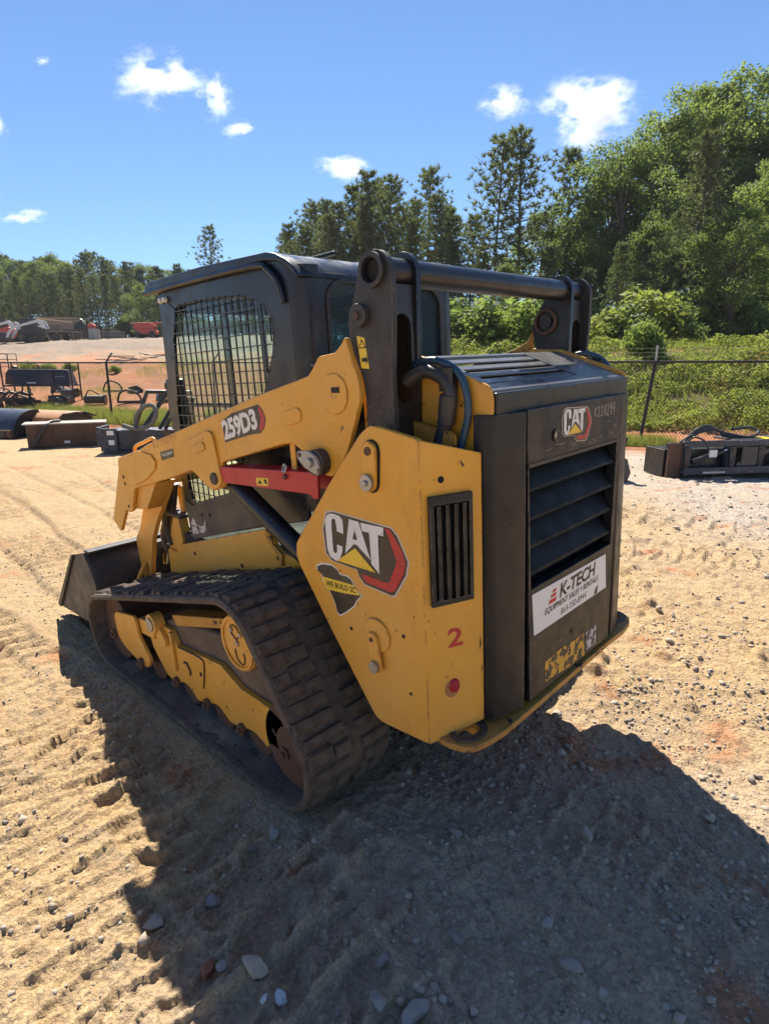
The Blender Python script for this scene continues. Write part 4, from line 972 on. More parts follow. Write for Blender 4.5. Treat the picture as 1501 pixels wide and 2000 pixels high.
for sy in (1, -1):
    S_, L_ = resample(HL, 248)
    prof = [(.488, 0), (.482, -.010), (.484, -.026), (.50, -.030), (.866, -.030), (.882, -.026), (.885, -.010), (.878, 0)]
    v = []; fs = []; m = len(prof)
    for p, d in S_:
        n_ = Vector((d.y, -d.x))
        for yy, off in prof: v.append((p.x+n_.x*off, yy*sy, p.y+n_.y*off))
    k = len(S_)
    for i in range(k):
        for j in range(m): fs.append((i*m+j, ((i+1) % k)*m+j, ((i+1) % k)*m+(j+1) % m, i*m+(j+1) % m))
    tb = obj('rubber_track', v, fs, 'track_rubber', LD, OFF, smooth=True)
    for col in range(2):
        R_, _ = resample(HL, NP)
        S2, _ = resample(HL, NP*2)
        for i in range(NP):
            p, d = S2[(2*i+col) % (NP*2)]
            n_ = Vector((d.y, -d.x))
            o = bpy.data.objects.new('track_lug', LUGS[col][0]); COL.objects.link(o); o.parent = tb
            M3 = Matrix(((d.x, 0, n_.x), (0, 1, 0), (d.y, 0, n_.y)))
            yc = .780 if col == 0 else .578
            rj = random.Random(i*7+col)
            M4 = M3.to_4x4(); M4.translation = (p.x-n_.x*.003, yc*sy+rj.uniform(-.006, .006), p.y-n_.y*.003); o.matrix_local = M4 @ Matrix.Rotation(rj.uniform(-.05, .05), 4, 'Z') @ Matrix.Diagonal((rj.uniform(.72, 1.2), rj.uniform(.86, 1.0), rj.uniform(.55, 1.15), 1))
            o.data = rj.choice(LUGS[col])
    # inner guide lugs
    gb = MB(); S3, _ = resample(HL, 60)
    for p, d in S3:
        n_ = Vector((d.y, -d.x)); c = p-n_*.030
        a = [(c.x+d.x*t, yy*sy, c.y+d.y*t) for t, yy in ((-.022, .665), (.022, .665), (.022, .705), (-.022, .705))]
        c = p-n_*.072
        b = [(c.x+d.x*t, yy*sy, c.y+d.y*t) for t, yy in ((-.012, .672), (.012, .672), (.012, .698), (-.012, .698))]
        gb.hexa(a, b)
    part(gb, 'guide_lugs', 'track_rubber', tb)['kind'] = 'stuff'
    # caked soil inside the belt and on the frame
    for (xa, xb, ya, yb, z0, am) in ((.72, 2.25, .505, .862, .030, .030), (.86, 1.84, .52, .765, .395, .03)):
        nx, ny = 70, 16; gx, gy = np.meshgrid(np.linspace(xa, xb, nx), np.linspace(ya, yb, ny), indexing='ij')
        zz = z0+am*np.clip(fbm(gx*9, gy*9, 4, 91)+.15, -.2, 1)
        if z0 > .1: zz = zz+np.interp(gx, [.86, 1.1, 1.6, 1.84], [.03, .115, .052, -.02])
        vv = np.stack([gx, gy*sy, zz], -1).reshape(-1, 3); ff = [(i*ny+j, (i+1)*ny+j, (i+1)*ny+j+1, i*ny+j+1) for i in range(nx-1) for j in range(ny-1)]
        obj('caked_soil', vv, ff, 'caked_soil', tb, smooth=True)
    # frame
    FR = [(1.87, .36), (1.80, .405), (1.595, .402), (1.555, .335), (1.316, .362), (1.157, .378), (1.012, .322), (.80, .315), (.725, .294), (.69, .224), (.682, .193), (.717, .142), (.80, .152), (.828, .150)]
    def scallop(cx, w, z0, z1): return [(cx-w+2*w*t, z0+(z1-z0)*math.sin(math.pi*t)) for t in np.linspace(0, 1, 7)]
    bot = []
    for a, b, lo, hi in ((.86, 1.05, .122, .150), (1.14, 1.33, .115, .155), (1.42, 1.62, .108, .152)):
        bot += [(a, lo)]+[(a+(b-a)*t, lo-(.028)*0+(hi-lo)*math.sin(math.pi*t)) for t in np.linspace(.15, .85, 6)]+[(b, lo)]
    FR = FR+bot+[(1.72, .13), (1.84, .24)]
    fr = part(MB().prism(FR, 'Y', .775*sy, .800*sy), 'track_frame', 'cat_yellow', bevel=.004)
    part(MB().prism([(1.86, .37), (1.62, .445), (1.13, .51), (.84, .42), (.74, .25), (.76, .16), (1.75, .16)], 'Y', .50*sy, .774*sy), 'frame_box', 'dusty_steel_brown', fr, bevel=.02)
    part(MB().prism([(1.60, .475), (1.07, .605), (1.05, .565), (1.56, .43)], 'Y', .70*sy, .785*sy), 'frame_rib', 'yellow_worn', fr, bevel=.004)
    part(MB().prism(rounded([(2.235, .315), (2.20, .345), (1.95, .385), (1.93, .285), (1.825, .185), (1.86, .128), (1.933, .110), (2.16, .155), (2.225, .20)], .02, 3), 'Y', .812*sy, .830*sy), 'idler_bracket', 'cat_yellow', fr, bevel=.004)
    part(MB().prism([(1.95, .37), (1.78, .39), (1.78, .30), (1.93, .29)], 'Y', .76*sy, .811*sy), 'idler_arm', 'cat_yellow', fr, bevel=.006)
    part(MB().cyl((1.735, .78*sy, .405), (1.735, .838*sy, .405), .052, n=24), 'axle_boss', 'cat_yellow', fr, bevel=.006)
    part(MB().cyl((1.735, .838*sy, .405), (1.735, .845*sy, .405), .036, n=20), 'axle_cap', 'steel', fr, bevel=.003)
    part(MB().prism(stadium(1.735, .40, 1.655, .335, .030), 'Y', .8005*sy, .822*sy), 'axle_link', 'cat_yellow', fr, bevel=.004)
    part(MB().box(1.575, 1.595, .8005*sy, .815*sy, .20, .40), 'frame_strap', 'cat_yellow', fr, bevel=.003)
    part(MB().tube([(1.54, .802*sy, .335), (1.33, .802*sy, .352), (1.30, .802*sy, .32), (1.335, .802*sy, .20)], .004, 6, 3), 'weld_line', 'rust', fr, smooth=True)
    part(MB().tube([(1.50, .802*sy, .27), (1.47, .802*sy, .275), (1.445, .802*sy, .245), (1.45, .802*sy, .225)], .006, 6, 3), 'hand_slot', 'rust', fr, smooth=True)
    part(MB().cyl((1.345, .8005*sy, .265), (1.345, .803*sy, .265), .010, n=10), 'bolt_hole', 'dark_gap', fr)
    part(MB().tube([(.80, .803*sy, .235), (.775, .803*sy, .215), (.745, .803*sy, .225), (.735, .803*sy, .245)], .005, 6, 3), 'lifting_hook', 'rust', fr, smooth=True)
    for cx, cz, rr in ((1.885, .125, .094), (1.525, .118, .086), (1.235, .116, .086), (.955, .116, .086)):
        rl = part(MB().cyl((cx, .55*sy, cz), (cx, .772*sy, cz), rr, n=28), 'track_roller', 'rust', fr, bevel=.006)
    for cx, cz in ((1.60, .135), (1.31, .135), (1.03, .132), (.72, .170), (2.255, .20), (1.93, .135)):
        yy = .8305 if cx > 1.8 else .8005
        part(MB().cyl((cx, yy*sy, cz), (cx, (yy+.018)*sy, cz), .026, n=16).cyl((cx, (yy+.018)*sy, cz), (cx, (yy+.028)*sy, cz), .013, n=6), 'axle_bolt', 'rust', fr, bevel=.002)
    for cx, cz, rr in ((2.285, .215, .180), (.690, .203, .168)):
        part(MB().cyl((cx, .56*sy, cz), (cx, .80*sy, cz), rr, n=36).cyl((cx, .8*sy, cz), (cx, .808*sy, cz), rr*.5, n=24), 'idler_wheel', 'rust', fr, bevel=.008)
    dm = part(MB().cyl((.99, .47*sy, .530), (.99, .765*sy, .530), .128, n=36), 'drive_motor', 'dusty_steel_brown', bevel=.01)
    part(MB().cyl((.99, .765*sy, .530), (.99, .800*sy, .530), .118, n=36), 'motor_cover', 'cat_yellow', dm, bevel=.008, seg=3)
    part(MB().ring((.99, .800*sy, .530), (.99, .806*sy, .530), .112, .098, 36), 'cover_rim', 'cat_yellow', dm, smooth=True)
    for a, rr, pr in ((2.2, .055, .010), (0, 0, .012), (1.0, .06, .010)):
        bx, bz = .99+rr*math.cos(a), .53+rr*math.sin(a)
        part(MB().cyl((bx, .8005*sy, bz), (bx, .807*sy, bz), pr, n=12), 'cover_bolt', 'steel', dm, bevel=.002)
    part(MB().tube([(.99, .802*sy, .545), (.965, .802*sy, .575), (.985, .802*sy, .60), (1.02, .802*sy, .60), (1.03, .802*sy, .57), (.99, .802*sy, .545)], .003, 5, 3).tube([(1.01, .802*sy, .50), (1.0, .802*sy, .46), (.965, .802*sy, .445), (.945, .802*sy, .47), (.95, .802*sy, .50)], .003, 5, 3), 'cast_groove', 'rust', dm, smooth=True)
    sp2 = MB(); teeth = []
    for i in range(44):
        rr = .186 if i % 4 < 2 else .160
        teeth.append((.95+rr*math.cos(2*math.pi*i/44), .53+rr*math.sin(2*math.pi*i/44)))
    part(sp2.prism(teeth, 'Y', .66*sy, .70*sy), 'sprocket', 'rust', dm, bevel=.004)
    part(MB().box(.80, 2.15, .4725*sy, .52*sy, .30, .42), 'inner_rail', 'dusty_steel_brown', bevel=.01)

# bucket, quick coupler, tilt cylinders
BKX = [(2.66, .580), (2.585, .50), (2.535, .40), (2.525, .28), (2.555, .18), (2.63, .115), (3.30, .075)]
inner = [(2.675, .575), (2.605, .49), (2.56, .40), (2.55, .29), (2.58, .20), (2.645, .135), (3.30, .090)]
BW = .79
bk = part(MB().prism(BKX+inner[::-1], 'Y', -BW, BW), 'bucket', 'scuffed_black', bevel=.003)
for sy in (1, -1):
    part(MB().prism([(2.66, .580), (2.84, .535), (3.31, .095), (3.31, .075), (2.63, .115), (2.555, .18), (2.525, .28), (2.535, .40), (2.585, .50)], 'Y', (BW+.0005)*sy, (BW+.014)*sy), 'side_plate', 'grey_panel', bk, bevel=.002)
    part(MB().prism([(2.80, .548), (2.845, .535), (3.335, .09), (3.29, .078)], 'Y', (BW+.0145)*sy, (BW+.030)*sy), 'side_cutter', 'scuffed_black', bk, bevel=.003)
    part(MB().prism([(2.46, .56), (2.54, .58), (2.60, .53), (2.56, .42), (2.55, .28), (2.50, .20), (2.46, .21)], 'Y', .30*sy, .34*sy), 'coupler_plate', 'scuffed_black', bk, bevel=.004)
    part(MB().tube([(2.53, .45*sy, .50), (2.44, .54*sy, .48), (2.46, .58*sy, .40), (2.52, .57*sy, .32)], .014, 8), 'lock_handle', 'cat_yellow', bk, smooth=True)
part(MB().box(3.18, 3.37, -BW, BW, .066, .0735), 'cutting_edge', 'steel', bk, bevel=.002)
part(MB().box(2.60, 2.68, -BW, BW, .581, .594), 'top_rail', 'scuffed_black', bk, bevel=.004)
cp = part(MB().box(2.44, 2.505, -.50, .50, .28, .38).box(2.43, 2.50, -.50, .50, .52, .60), 'quick_coupler', 'scuffed_black', bevel=.008)
for sy in (1, -1):
    tc = part(MB().cyl((2.18, .42*sy, .99), (2.36, .42*sy, .62), .036, n=18), 'tilt_cylinder', 'black_paint', smooth=True)
    part(MB().cyl((2.36, .42*sy, .62), (2.43, .42*sy, .46), .019, n=14), 'cylinder_rod', 'chrome', tc, smooth=True)
    part(MB().tube([(2.12, .43*sy, 1.02), (2.20, .47*sy, .92), (2.24, .475*sy, .75), (2.22, .46*sy, .62)], .012, 8), 'hydraulic_hose', 'hose_rubber', tc, smooth=True)
    part(MB().tube([(2.24, .36*sy, .95), (2.33, .40*sy, .80), (2.30, .47*sy, .66), (2.26, .44*sy, .52)], .013, 8), 'hydraulic_hose', 'hose_rubber', tc, smooth=True)
    for zz in (.42, .48, .54):
        part(MB().cyl((2.24, .38*sy, zz), (2.24, .46*sy, zz), .018, n=12), 'hose_coupler', 'steel', tc, bevel=.003)
part(MB().cyl((2.12, -.5, 1.02), (2.12, .5, 1.02), .030, n=18), 'front_cross_tube', 'cat_yellow', smooth=True)

# hoses behind the uprights
for sy in (1, -1):
    part(MB().tube([(.30, .52*sy, 1.50), (.24, .50*sy, 1.53), (.17, .49*sy, 1.50), (.155, .49*sy, 1.43), (.19, .495*sy, 1.33), (.22, .50*sy, 1.2)], .021, 12), 'hydraulic_hose', 'hose_rubber', smooth=True)
    part(MB().cyl((.160, .49*sy, 1.46), (.172, .49*sy, 1.375), .027, n=14), 'hose_clamp', 'hose_rubber', bevel=.003)
    part(MB().tube([(.30, .49*sy, 1.54), (.22, .485*sy, 1.56), (.13, .48*sy, 1.52), (.10, .478*sy, 1.42), (.13, .48*sy, 1.30), (.17, .49*sy, 1.15)], .011, 10), 'hydraulic_hose', 'hose_blue', smooth=True)
    part(MB().tube([(.20, .50*sy, 1.40), (.165, .497*sy, 1.36), (.165, .50*sy, 1.28), (.18, .51*sy, 1.2)], .006, 8), 'wiring_loom', 'cat_yellow', smooth=True)
    part(MB().box(.14, .19, .468*sy, .50*sy, 1.47, 1.54), 'valve_block', 'black_paint', bevel=.005)

# ------------------------------------------------------------------ trees and plants
UPL = .054                                        # the lot leans against the loader's own level
LEAN = Matrix.Rotation(UPL, 4, Vector((R2[1], -R2[0], 0)).normalized()) if False else None
def lean_rot(rz):
    upv = Vector((R2[0]*UPL, R2[1]*UPL, 1)).normalized()
    q = Vector((0, 0, 1)).rotation_difference(upv)
    return (q.to_matrix() @ Matrix.Rotation(rz, 3, 'Z')).to_euler()
def quads(c, ax, bx, w, l):
    """rhombic leaves: centre c, directions ax (length) and bx (width)"""
    n = len(c); a = ax*l[:, None]; b = bx*w[:, None]
    v = np.stack([c-a, c+b*.9-a*.1, c+a, c-b*.9-a*.1], 1).reshape(-1, 3)
    return v, np.arange(n*4).reshape(n, 4)
def unit(rs, n):
    v = rs.normal(size=(n, 3)); return v/np.linalg.norm(v, axis=1, keepdims=True)
def tube_np(P, r0, r1, n=6):
    m = MB(); k = len(P); rr = [r0+(r1-r0)*i/max(1, k*1-1) for i in range(k)]
    v = []; 
    for i, c in enumerate(P):
        c = Vector(c); d = (Vector(P[min(i+1, k-1)])-Vector(P[max(i-1, 0)])).normalized(); a = d.orthogonal().normalized(); b = d.cross(a)
        for j in range(n): t = 2*math.pi*j/n; v.append(tuple(c+a*math.cos(t)*rr[i]+b*math.sin(t)*rr[i]))
    fs = [(i*n+j, i*n+(j+1) % n, (i+1)*n+(j+1) % n, (i+1)*n+j) for i in range(k-1) for j in range(n)]
    return v, fs
class Wood:
    def __init__(s): s.v = []; s.f = []
    def limb(s, P, r0, r1, n=6):
        v, f_ = tube_np(P, r0, r1, n); o = len(s.v); s.v += v; s.f += [tuple(i+o for i in q) for q in f_]
    def mesh(s, nm):
        me = bpy.data.meshes.new(nm); me.from_pydata(s.v, [], s.f); me.polygons.foreach_set('use_smooth', [True]*len(me.polygons)); me.materials.append(MATS['bark']); return me
def broadleaf(seed, H=12.0, spread=3.2, base=.18, nclump=80, per=270, leaf=.092, mat='leaves', cr=1.0):
    rs = np.random.RandomState(seed); w = Wood()
    tx, ty = rs.uniform(-.4, .4, 2)
    trunk = [(tx*t*t*1.5+.15*math.sin(3*t+seed), ty*t*t*1.5, H*.92*t) for t in np.linspace(0, 1, 9)]; w.limb(trunk, H*.016, .03, 8)
    C = []; Rr = []
    for i in range(nclump):
        t = base+(1-base)*(.04+.96*rs.rand()**.8); a = rs.rand()*6.283
        prof = math.sin(math.pi*min(1, (t-base)/(1-base)*.86+.10))**.65
        rad = spread*prof*(.35+.75*rs.rand()**.5)*(1+.25*math.sin(3*a+seed))
        p = np.array([trunk[int(t*8)][0]+rad*math.cos(a), trunk[int(t*8)][1]+rad*math.sin(a), H*t])
        C.append(p); Rr.append(cr*rs.uniform(.55, 1.1)*(.65+.5*prof))
        if i % 3 == 0:
            s0 = trunk[max(0, int((t-.16)*8))]; mid = [(s0[k]+p[k])/2+(.3 if k == 2 else 0) for k in range(3)]
            w.limb([s0, mid, tuple(p)], .075, .015, 5)
    C = np.repeat(np.array(C), per, 0); Rr = np.repeat(np.array(Rr), per)
    n = len(C); d = unit(rs, n); rad = Rr*rs.rand(n)**.45
    pos = C+d*rad[:, None]*np.array([1, 1, .72]); ax = unit(rs, n); ax[:, 2] = ax[:, 2]*.6-.25; ax /= np.linalg.norm(ax, axis=1, keepdims=True)
    bx = np.cross(ax, d+.3*unit(rs, n)); bx /= np.linalg.norm(bx, axis=1, keepdims=True)+1e-9
    L_ = leaf*rs.uniform(.6, 1.25, n)
    v, f_ = quads(pos, ax, bx, L_*.55, L_)
    tint = np.clip(.55*np.repeat(rs.rand(nclump), per)+.45*rs.rand(n), 0, 1)
    return w.mesh('trunk'), mesh_np('crown', v, f_, mat, tint)
def conifer(seed, H=11.0, base=.3, spread=2.2, whorls=15, nb=5, per=5, needles=13, nl=.24, droop=.15, mat='needles', open_top=True):
    rs = np.random.RandomState(seed); w = Wood(); bend = rs.uniform(-.25, .25, 2)
    trunk = [(bend[0]*t*t*2, bend[1]*t*t*2, H*t) for t in np.linspace(0, 1, 10)]; w.limb(trunk, H*.0105, .02, 7)
    T = []; D = []
    for k in range(whorls):
        t = base+(1-base)*(k+.3*rs.rand())/whorls
        c = np.array([bend[0]*t*t*2, bend[1]*t*t*2, H*t]); q = (t-base)/(1-base)
        if open_top: L0 = spread*(.55+.75*math.sin(math.pi*min(1, .18+q*.72)))*(1-q**3*.75)*.75
        else: L0 = spread*(1-q)**.75+.25
        a0 = rs.rand()*6.28
        for b in range(nb):
            a = a0+6.283*b/nb+rs.uniform(-.35, .35); L_ = L0*rs.uniform(.6, 1.15)
            rise = (.15+.75*q)*L_-droop*L_*(1-q)
            tip = c+np.array([math.cos(a)*L_, math.sin(a)*L_, rise]); mid = (c+tip)/2-np.array([0, 0, .08*L_])
            w.limb([tuple(c), tuple(mid), tuple(tip)], .032*(1.2-q), .008, 4)
            for s in range(per):
                u_ = .30+.72*(s+rs.rand()*.6)/per; base_p = (1-u_)**2*c+2*u_*(1-u_)*mid+u_*u_*tip
                off = rs.normal(size=3)*np.array([.16, .16, .10])*L_*.55*(.4+u_)
                T.append(base_p+off); D.append(np.array([math.cos(a)*.6, math.sin(a)*.6, .55+.5*q]))
    for s in range(6): T.append(np.array([bend[0]*2, bend[1]*2, H*(1.0-.03*s)])); D.append(np.array([0, 0, 1.0]))
    T = np.array(T); D = np.array(D); nt_ = len(T)
    Tn = np.repeat(T, needles, 0); Dn = np.repeat(D, needles, 0); n = len(Tn)
    ax = Dn*.75+unit(rs, n); ax /= np.linalg.norm(ax, axis=1, keepdims=True)
    bx = np.cross(ax, unit(rs, n)); bx /= np.linalg.norm(bx, axis=1, keepdims=True)+1e-9
    L_ = nl*rs.uniform(.6, 1.2, n); W_ = L_*.11
    v = np.stack([Tn-bx*W_[:, None], Tn+bx*W_[:, None], Tn+ax*L_[:, None]], 1).reshape(-1, 3)
    tint = np.clip(.5*np.repeat(rs.rand(nt_), needles)+.5*rs.rand(n), 0, 1)
    return w.mesh('trunk'), mesh_np('crown', v, np.arange(n*3).reshape(n, 3), mat, tint)
def shrub_mesh(seed, R=1.0, n=1500, leaf=.09, mat='weed_leaves', lumps=16):
    rs = np.random.RandomState(seed); w = Wood()
    C = []
    for i in range(lumps):
        a = rs.rand()*6.28; rr = R*.75*rs.rand()**.6; z = R*(.25+.75*rs.rand())*(1.1-.6*rr/R); C.append((rr*math.cos(a), rr*math.sin(a), z)); w.limb([(0, 0, 0), (rr*.4*math.cos(a), rr*.4*math.sin(a), z*.6), C[-1]], .015*R, .004, 4)
    C = np.array(C); per = n//lumps; Cn = np.repeat(C, per, 0); m = len(Cn); d = unit(rs, m)
    pos = Cn+d*(R*.36*rs.rand(m)**.5)[:, None]; pos[:, 2] = np.abs(pos[:, 2])
    ax = unit(rs, m); ax[:, 2] *= .6; bx = np.cross(ax, d+.2*unit(rs, m)); bx /= np.linalg.norm(bx, axis=1, keepdims=True)+1e-9
    L_ = leaf*rs.uniform(.6, 1.3, m); v, f_ = quads(pos, ax, bx, L_*.5, L_)
    return w.mesh('stems'), mesh_np('foliage', v, f_, mat, np.clip(.5*np.repeat(rs.rand(lumps), per)+.5*rs.rand(m), 0, 1))
PROTO = {
    'P': [(conifer(1, 11, .38, 2.3, 15, 5, 6, 15, .30), 11), (conifer(2, 11, .45, 2.0, 13, 5, 6, 15, .30), 11), (conifer(3, 11, .30, 2.1, 16, 5, 6, 14, .28), 11)],
    'D': [(conifer(4, 10, .10, 2.2, 22, 6, 6, 13, .26, .1, 'needles_dark', False), 10), (conifer(5, 10, .14, 1.9, 22, 6, 6, 13, .26, .05, 'needles_dark', False), 10), (conifer(6, 10, .06, 2.6, 22, 6, 7, 13, .28, .2, 'needles_dark', False), 10), (conifer(14, 10, .20, 1.8, 20, 6, 6, 13, .28, .0, 'needles', False), 10)],
    'B': [(broadleaf(7, 12, 3.0), 12), (broadleaf(8, 12, 2.7, .12, 80), 12), (broadleaf(9, 12, 3.4, .10, 90), 12)],
    'Y': [(broadleaf(10, 12, 2.6, .15, 80, 270, .092, 'leaves_bright'), 12), (broadleaf(11, 12, 3.0, .08, 85, 270, .092, 'leaves_bright'), 12)]}
ORD = 'first second third fourth fifth sixth seventh eighth ninth tenth eleventh twelfth thirteenth fourteenth fifteenth sixteenth seventeenth eighteenth nineteenth twentieth'.split()
TENS = {20: 'twenty', 30: 'thirty', 40: 'forty', 50: 'fifty', 60: 'sixty', 70: 'seventy'}
def ordinal(n):
    if n <= 20: return ORD[n-1]
    t = n//10*10; return TENS[t]+('ieth' if n % 10 == 0 else '-'+ORD[n % 10-1]) if n % 10 else TENS[t][:-1]+'ieth'
TREES = [(33.7, -24.4, 6.5, 'D', 'm'), (31.4, -23.9, 7.2, 'D', 'm'), (36.1, -29.0, 9.8, 'P', 'm'), (29.5, -24.3, 7.6, 'D', 'm'), (29.5, -25.7, 8.6, 'D', 'm'), (33.3, -30.5, 9.8, 'D', 'm'), (32.6, -31.1, 11.3, 'P', 'm'), (26.3, -26.2, 9.9, 'P', 'm'), (27.0, -28.3, 8.7, 'D', 'm'), (28.1, -31.4, 9.9, 'D', 'm'), (22.1, -26.1, 8.4, 'D', 'm'), (23.3, -29.1, 8.0, 'P', 'm'), (98.6, -17.8, 11.5, 'B', 'w'), (100.5, -19.0, 11.2, 'B', 'w'), (95.7, -18.5, 11.0, 'D', 'w'), (90.9, -18.3, 10.3, 'D', 'w'), (90.3, -18.8, 11.1, 'D', 'w'), (91.9, -19.7, 11.2, 'D', 'w'), (89.6, -19.9, 10.5, 'D', 'w'), (98.6, -22.7, 11.6, 'D', 'w'), (98.2, -23.3, 11.2, 'D', 'w'), (92.5, -22.7, 10.0, 'B', 'w'), (96.8, -24.5, 10.0, 'D', 'w'), (88.7, -23.1, 9.6, 'P', 'w'), (87.6, -23.7, 9.4, 'P', 'w'), (84.2, -23.4, 9.1, 'B', 'w'), (87.6, -25.0, 9.9, 'P', 'w'), (88.5, -26.0, 10.6, 'B', 'w'), (92.9, -28.0, 10.6, 'B', 'w'), (88.1, -27.3, 9.5, 'D', 'w'), (81.8, -25.9, 8.5, 'D', 'w'), (91.2, -29.9, 9.8, 'D', 'w'), (90.4, -30.6, 10.4, 'P', 'w'), (82.5, -28.7, 10.2, 'D', 'w'), (87.5, -31.4, 11.2, 'P', 'w'), (79.6, -29.3, 9.7, 'P', 'w'), (79.6, -30.1, 9.1, 'P', 'w'), (80.7, -31.3, 9.5, 'P', 'w'), (83.3, -33.2, 9.2, 'B', 'w'), (77.9, -32.0, 9.1, 'D', 'w'), (84.9, -35.8, 9.9, 'D', 'w'), (83.3, -36.0, 9.3, 'D', 'w'), (84.3, -37.2, 10.0, 'B', 'w'), (82.3, -37.1, 8.7, 'D', 'w'), (74.9, -34.5, 8.5, 'D', 'w'), (74.6, -35.1, 8.2, 'D', 'w'), (82.1, -39.7, 8.6, 'D', 'w'), (76.7, -37.8, 8.8, 'B', 'w'), (76.0, -38.3, 9.1, 'D', 'w'), (75.9, -39.2, 8.6, 'D', 'w'), (79.9, -14.6, 7.9, 'D', 'w'), (81.0, -15.9, 8.8, 'P', 'w'), (78.2, -16.5, 7.3, 'D', 'w'), (80.6, -18.1, 7.1, 'P', 'w'), (82.2, -19.5, 6.6, 'P', 'w'), (74.2, -18.4, 6.7, 'D', 'w'), (74.6, -19.7, 6.5, 'P', 'w'), (76.4, -21.6, 7.4, 'P', 'w'), (76.2, -22.8, 7.2, 'D', 'w'), (76.3, -24.2, 5.5, 'D', 'w'), (72.2, -24.3, 7.4, 'D', 'w'), (74.2, -26.1, 7.0, 'P', 'w'), (72.1, -26.7, 7.0, 'D', 'w'), (69.3, -27.1, 6.6, 'D', 'w'), (71.2, -29.2, 5.9, 'D', 'w'), (65.0, -27.5, 5.6, 'B', 'w'), (68.9, -30.3, 5.7, 'D', 'w'), (66.0, -30.0, 6.3, 'D', 'w'), (62.2, -29.7, 5.3, 'D', 'w'), (63.6, -31.7, 5.8, 'D', 'w'), (64.0, -33.3, 5.1, 'D', 'w'), (61.4, -33.2, 4.5, 'D', 'w'), (62.8, -35.6, 4.2, 'D', 'w'), (59.1, -34.9, 5.1, 'D', 'w'), (60.3, -36.9, 4.9, 'D', 'w'), (61.0, -38.8, 6.0, 'D', 'w'), (57.3, -37.6, 5.0, 'B', 'w'), (57.8, -39.7, 5.8, 'D', 'w'), (55.3, -39.6, 6.5, 'D', 'w'), (54.5, -30.4, 10.3, 'P', 'l'), (42.9, -30.8, 8.6, 'D', 'm'), (36.6, -27.1, 8.1, 'D', 'm'), (38.1, -29.9, 9.8, 'P', 'm'), (32.9, -26.6, 8.1, 'D', 'm'), (33.8, -28.6, 9.7, 'D', 'm'), (31.3, -28.2, 10.3, 'D', 'm'), (27.8, -26.0, 8.9, 'D', 'm'), (28.7, -27.9, 10.7, 'D', 'm'), (30.7, -31.6, 10.5, 'P', 'm'), (24.5, -26.5, 7.4, 'D', 'm'), (25.0, -28.8, 10.6, 'P', 'm'), (25.5, -31.2, 9.1, 'D', 'm'), (21.2, -26.9, 6.1, 'D', 'm'), (19.1, -27.7, 10.9, 'P', 'r'), (18.6, -29.5, 11.6, 'P', 'r'), (17.7, -33.3, 11.1, 'P', 'r'), (24.2, -32.4, 8.6, 'D', 'r'), (18.5, -25.5, 5.3, 'D', 'r'), (19.9, -33.9, 8.2, 'B', 'r'), (16.4, -29.0, 5.4, 'D', 'r'), (15.7, -24.0, 3.9, 'B', 'r'), (16.3, -31.9, 7.1, 'B', 'r'), (17.3, -36.5, 8.8, 'B', 'r'), (12.6, -25.7, 3.7, 'D', 'r'), (16.0, -35.0, 9.9, 'B', 'r'), (13.9, -32.9, 10.6, 'B', 'r'), (13.6, -36.0, 12.7, 'B', 'r'), (13.0, -39.4, 14.5, 'Y', 'r'), (12.9, -43.8, 15.2, 'B', 'r'), (11.0, -42.8, 15.6, 'Y', 'r'), (8.7, -40.9, 14.2, 'B', 'r'), (7.6, -44.9, 15.4, 'Y', 'r'), (8.2, -27.3, 8.5, 'D', 'r'), (10.2, -23.8, 4.3, 'D', 'r'), (11.3, -29.9, 6.3, 'B', 'r'), (7.4, -33.7, 8.3, 'Y', 'r'), (5.8, -31.1, 8.1, 'Y', 'r'), (6.3, -26.3, 5.5, 'B', 'r'), (9.8, -28.5, 4.8, 'B', 'r'), (5.1, -34.5, 9.6, 'B', 'r'), (5.5, -42.7, 13.0, 'B', 'r'), (8.4, -31.3, 4.7, 'B', 'r')]
KIND = {'P': ('pine_tree', 'open-crowned pine'), 'D': ('conifer_tree', 'dense dark conifer'), 'B': ('broadleaf_tree', 'green leafy tree'), 'Y': ('broadleaf_tree', 'bright green leafy tree')}
WHERE = {'w': ('in the far wood behind the left yard', 'trees of the far wood'), 'l': ('standing alone above the cab roof', 'lone pine'), 'm': ('in the pine row behind the cab', 'pine row behind the cab'), 'r': ('in the wood right of the cross tube', 'trees of the right-hand wood')}
def bearing(x, y):
    d, l = axes(x, y); return l/d
for g in 'wlmr':
    for kd in 'PDBY':
        sel = sorted([t for t in TREES if t[4] == g and t[3] == kd], key=lambda t: bearing(t[0], t[1]))
        for i, (x, y, h, k_, _) in enumerate(sel):
            (tm, cm), H = random.choice(PROTO[kd]); nm, desc = KIND[kd]
            s = h/H*1.02
            lab = desc+' '+WHERE[g][0]+('' if len(sel) == 1 else ', '+ordinal(i+1)+' from the left')
            t = empty(nm, (x, y, float(terrain(np.array([x]), np.array([y]))[0])-.15), lab, 'tree', WHERE[g][1])
            t.rotation_euler = lean_rot(random.uniform(0, 6.28))
            wd_ = random.uniform(.95, 1.25); t.scale = (s*wd_, s*wd_, s)
            from_mesh('trunk', tm, t); from_mesh('crown', cm, t)
SH = [shrub_mesh(21, 1.0, 2600, .085, 'weed_leaves', 22), shrub_mesh(22, 1.0, 2600, .085, 'leaves_bright', 22), shrub_mesh(23, 1.0, 2600, .09, 'leaves', 22)]
def T0(x, y): return float(terrain(np.array([float(x)]), np.array([float(y)]))[0])
def dl(d, l): return CAMP[0]+F2[0]*d+R2[0]*l, CAMP[1]+F2[1]*d+R2[1]*l
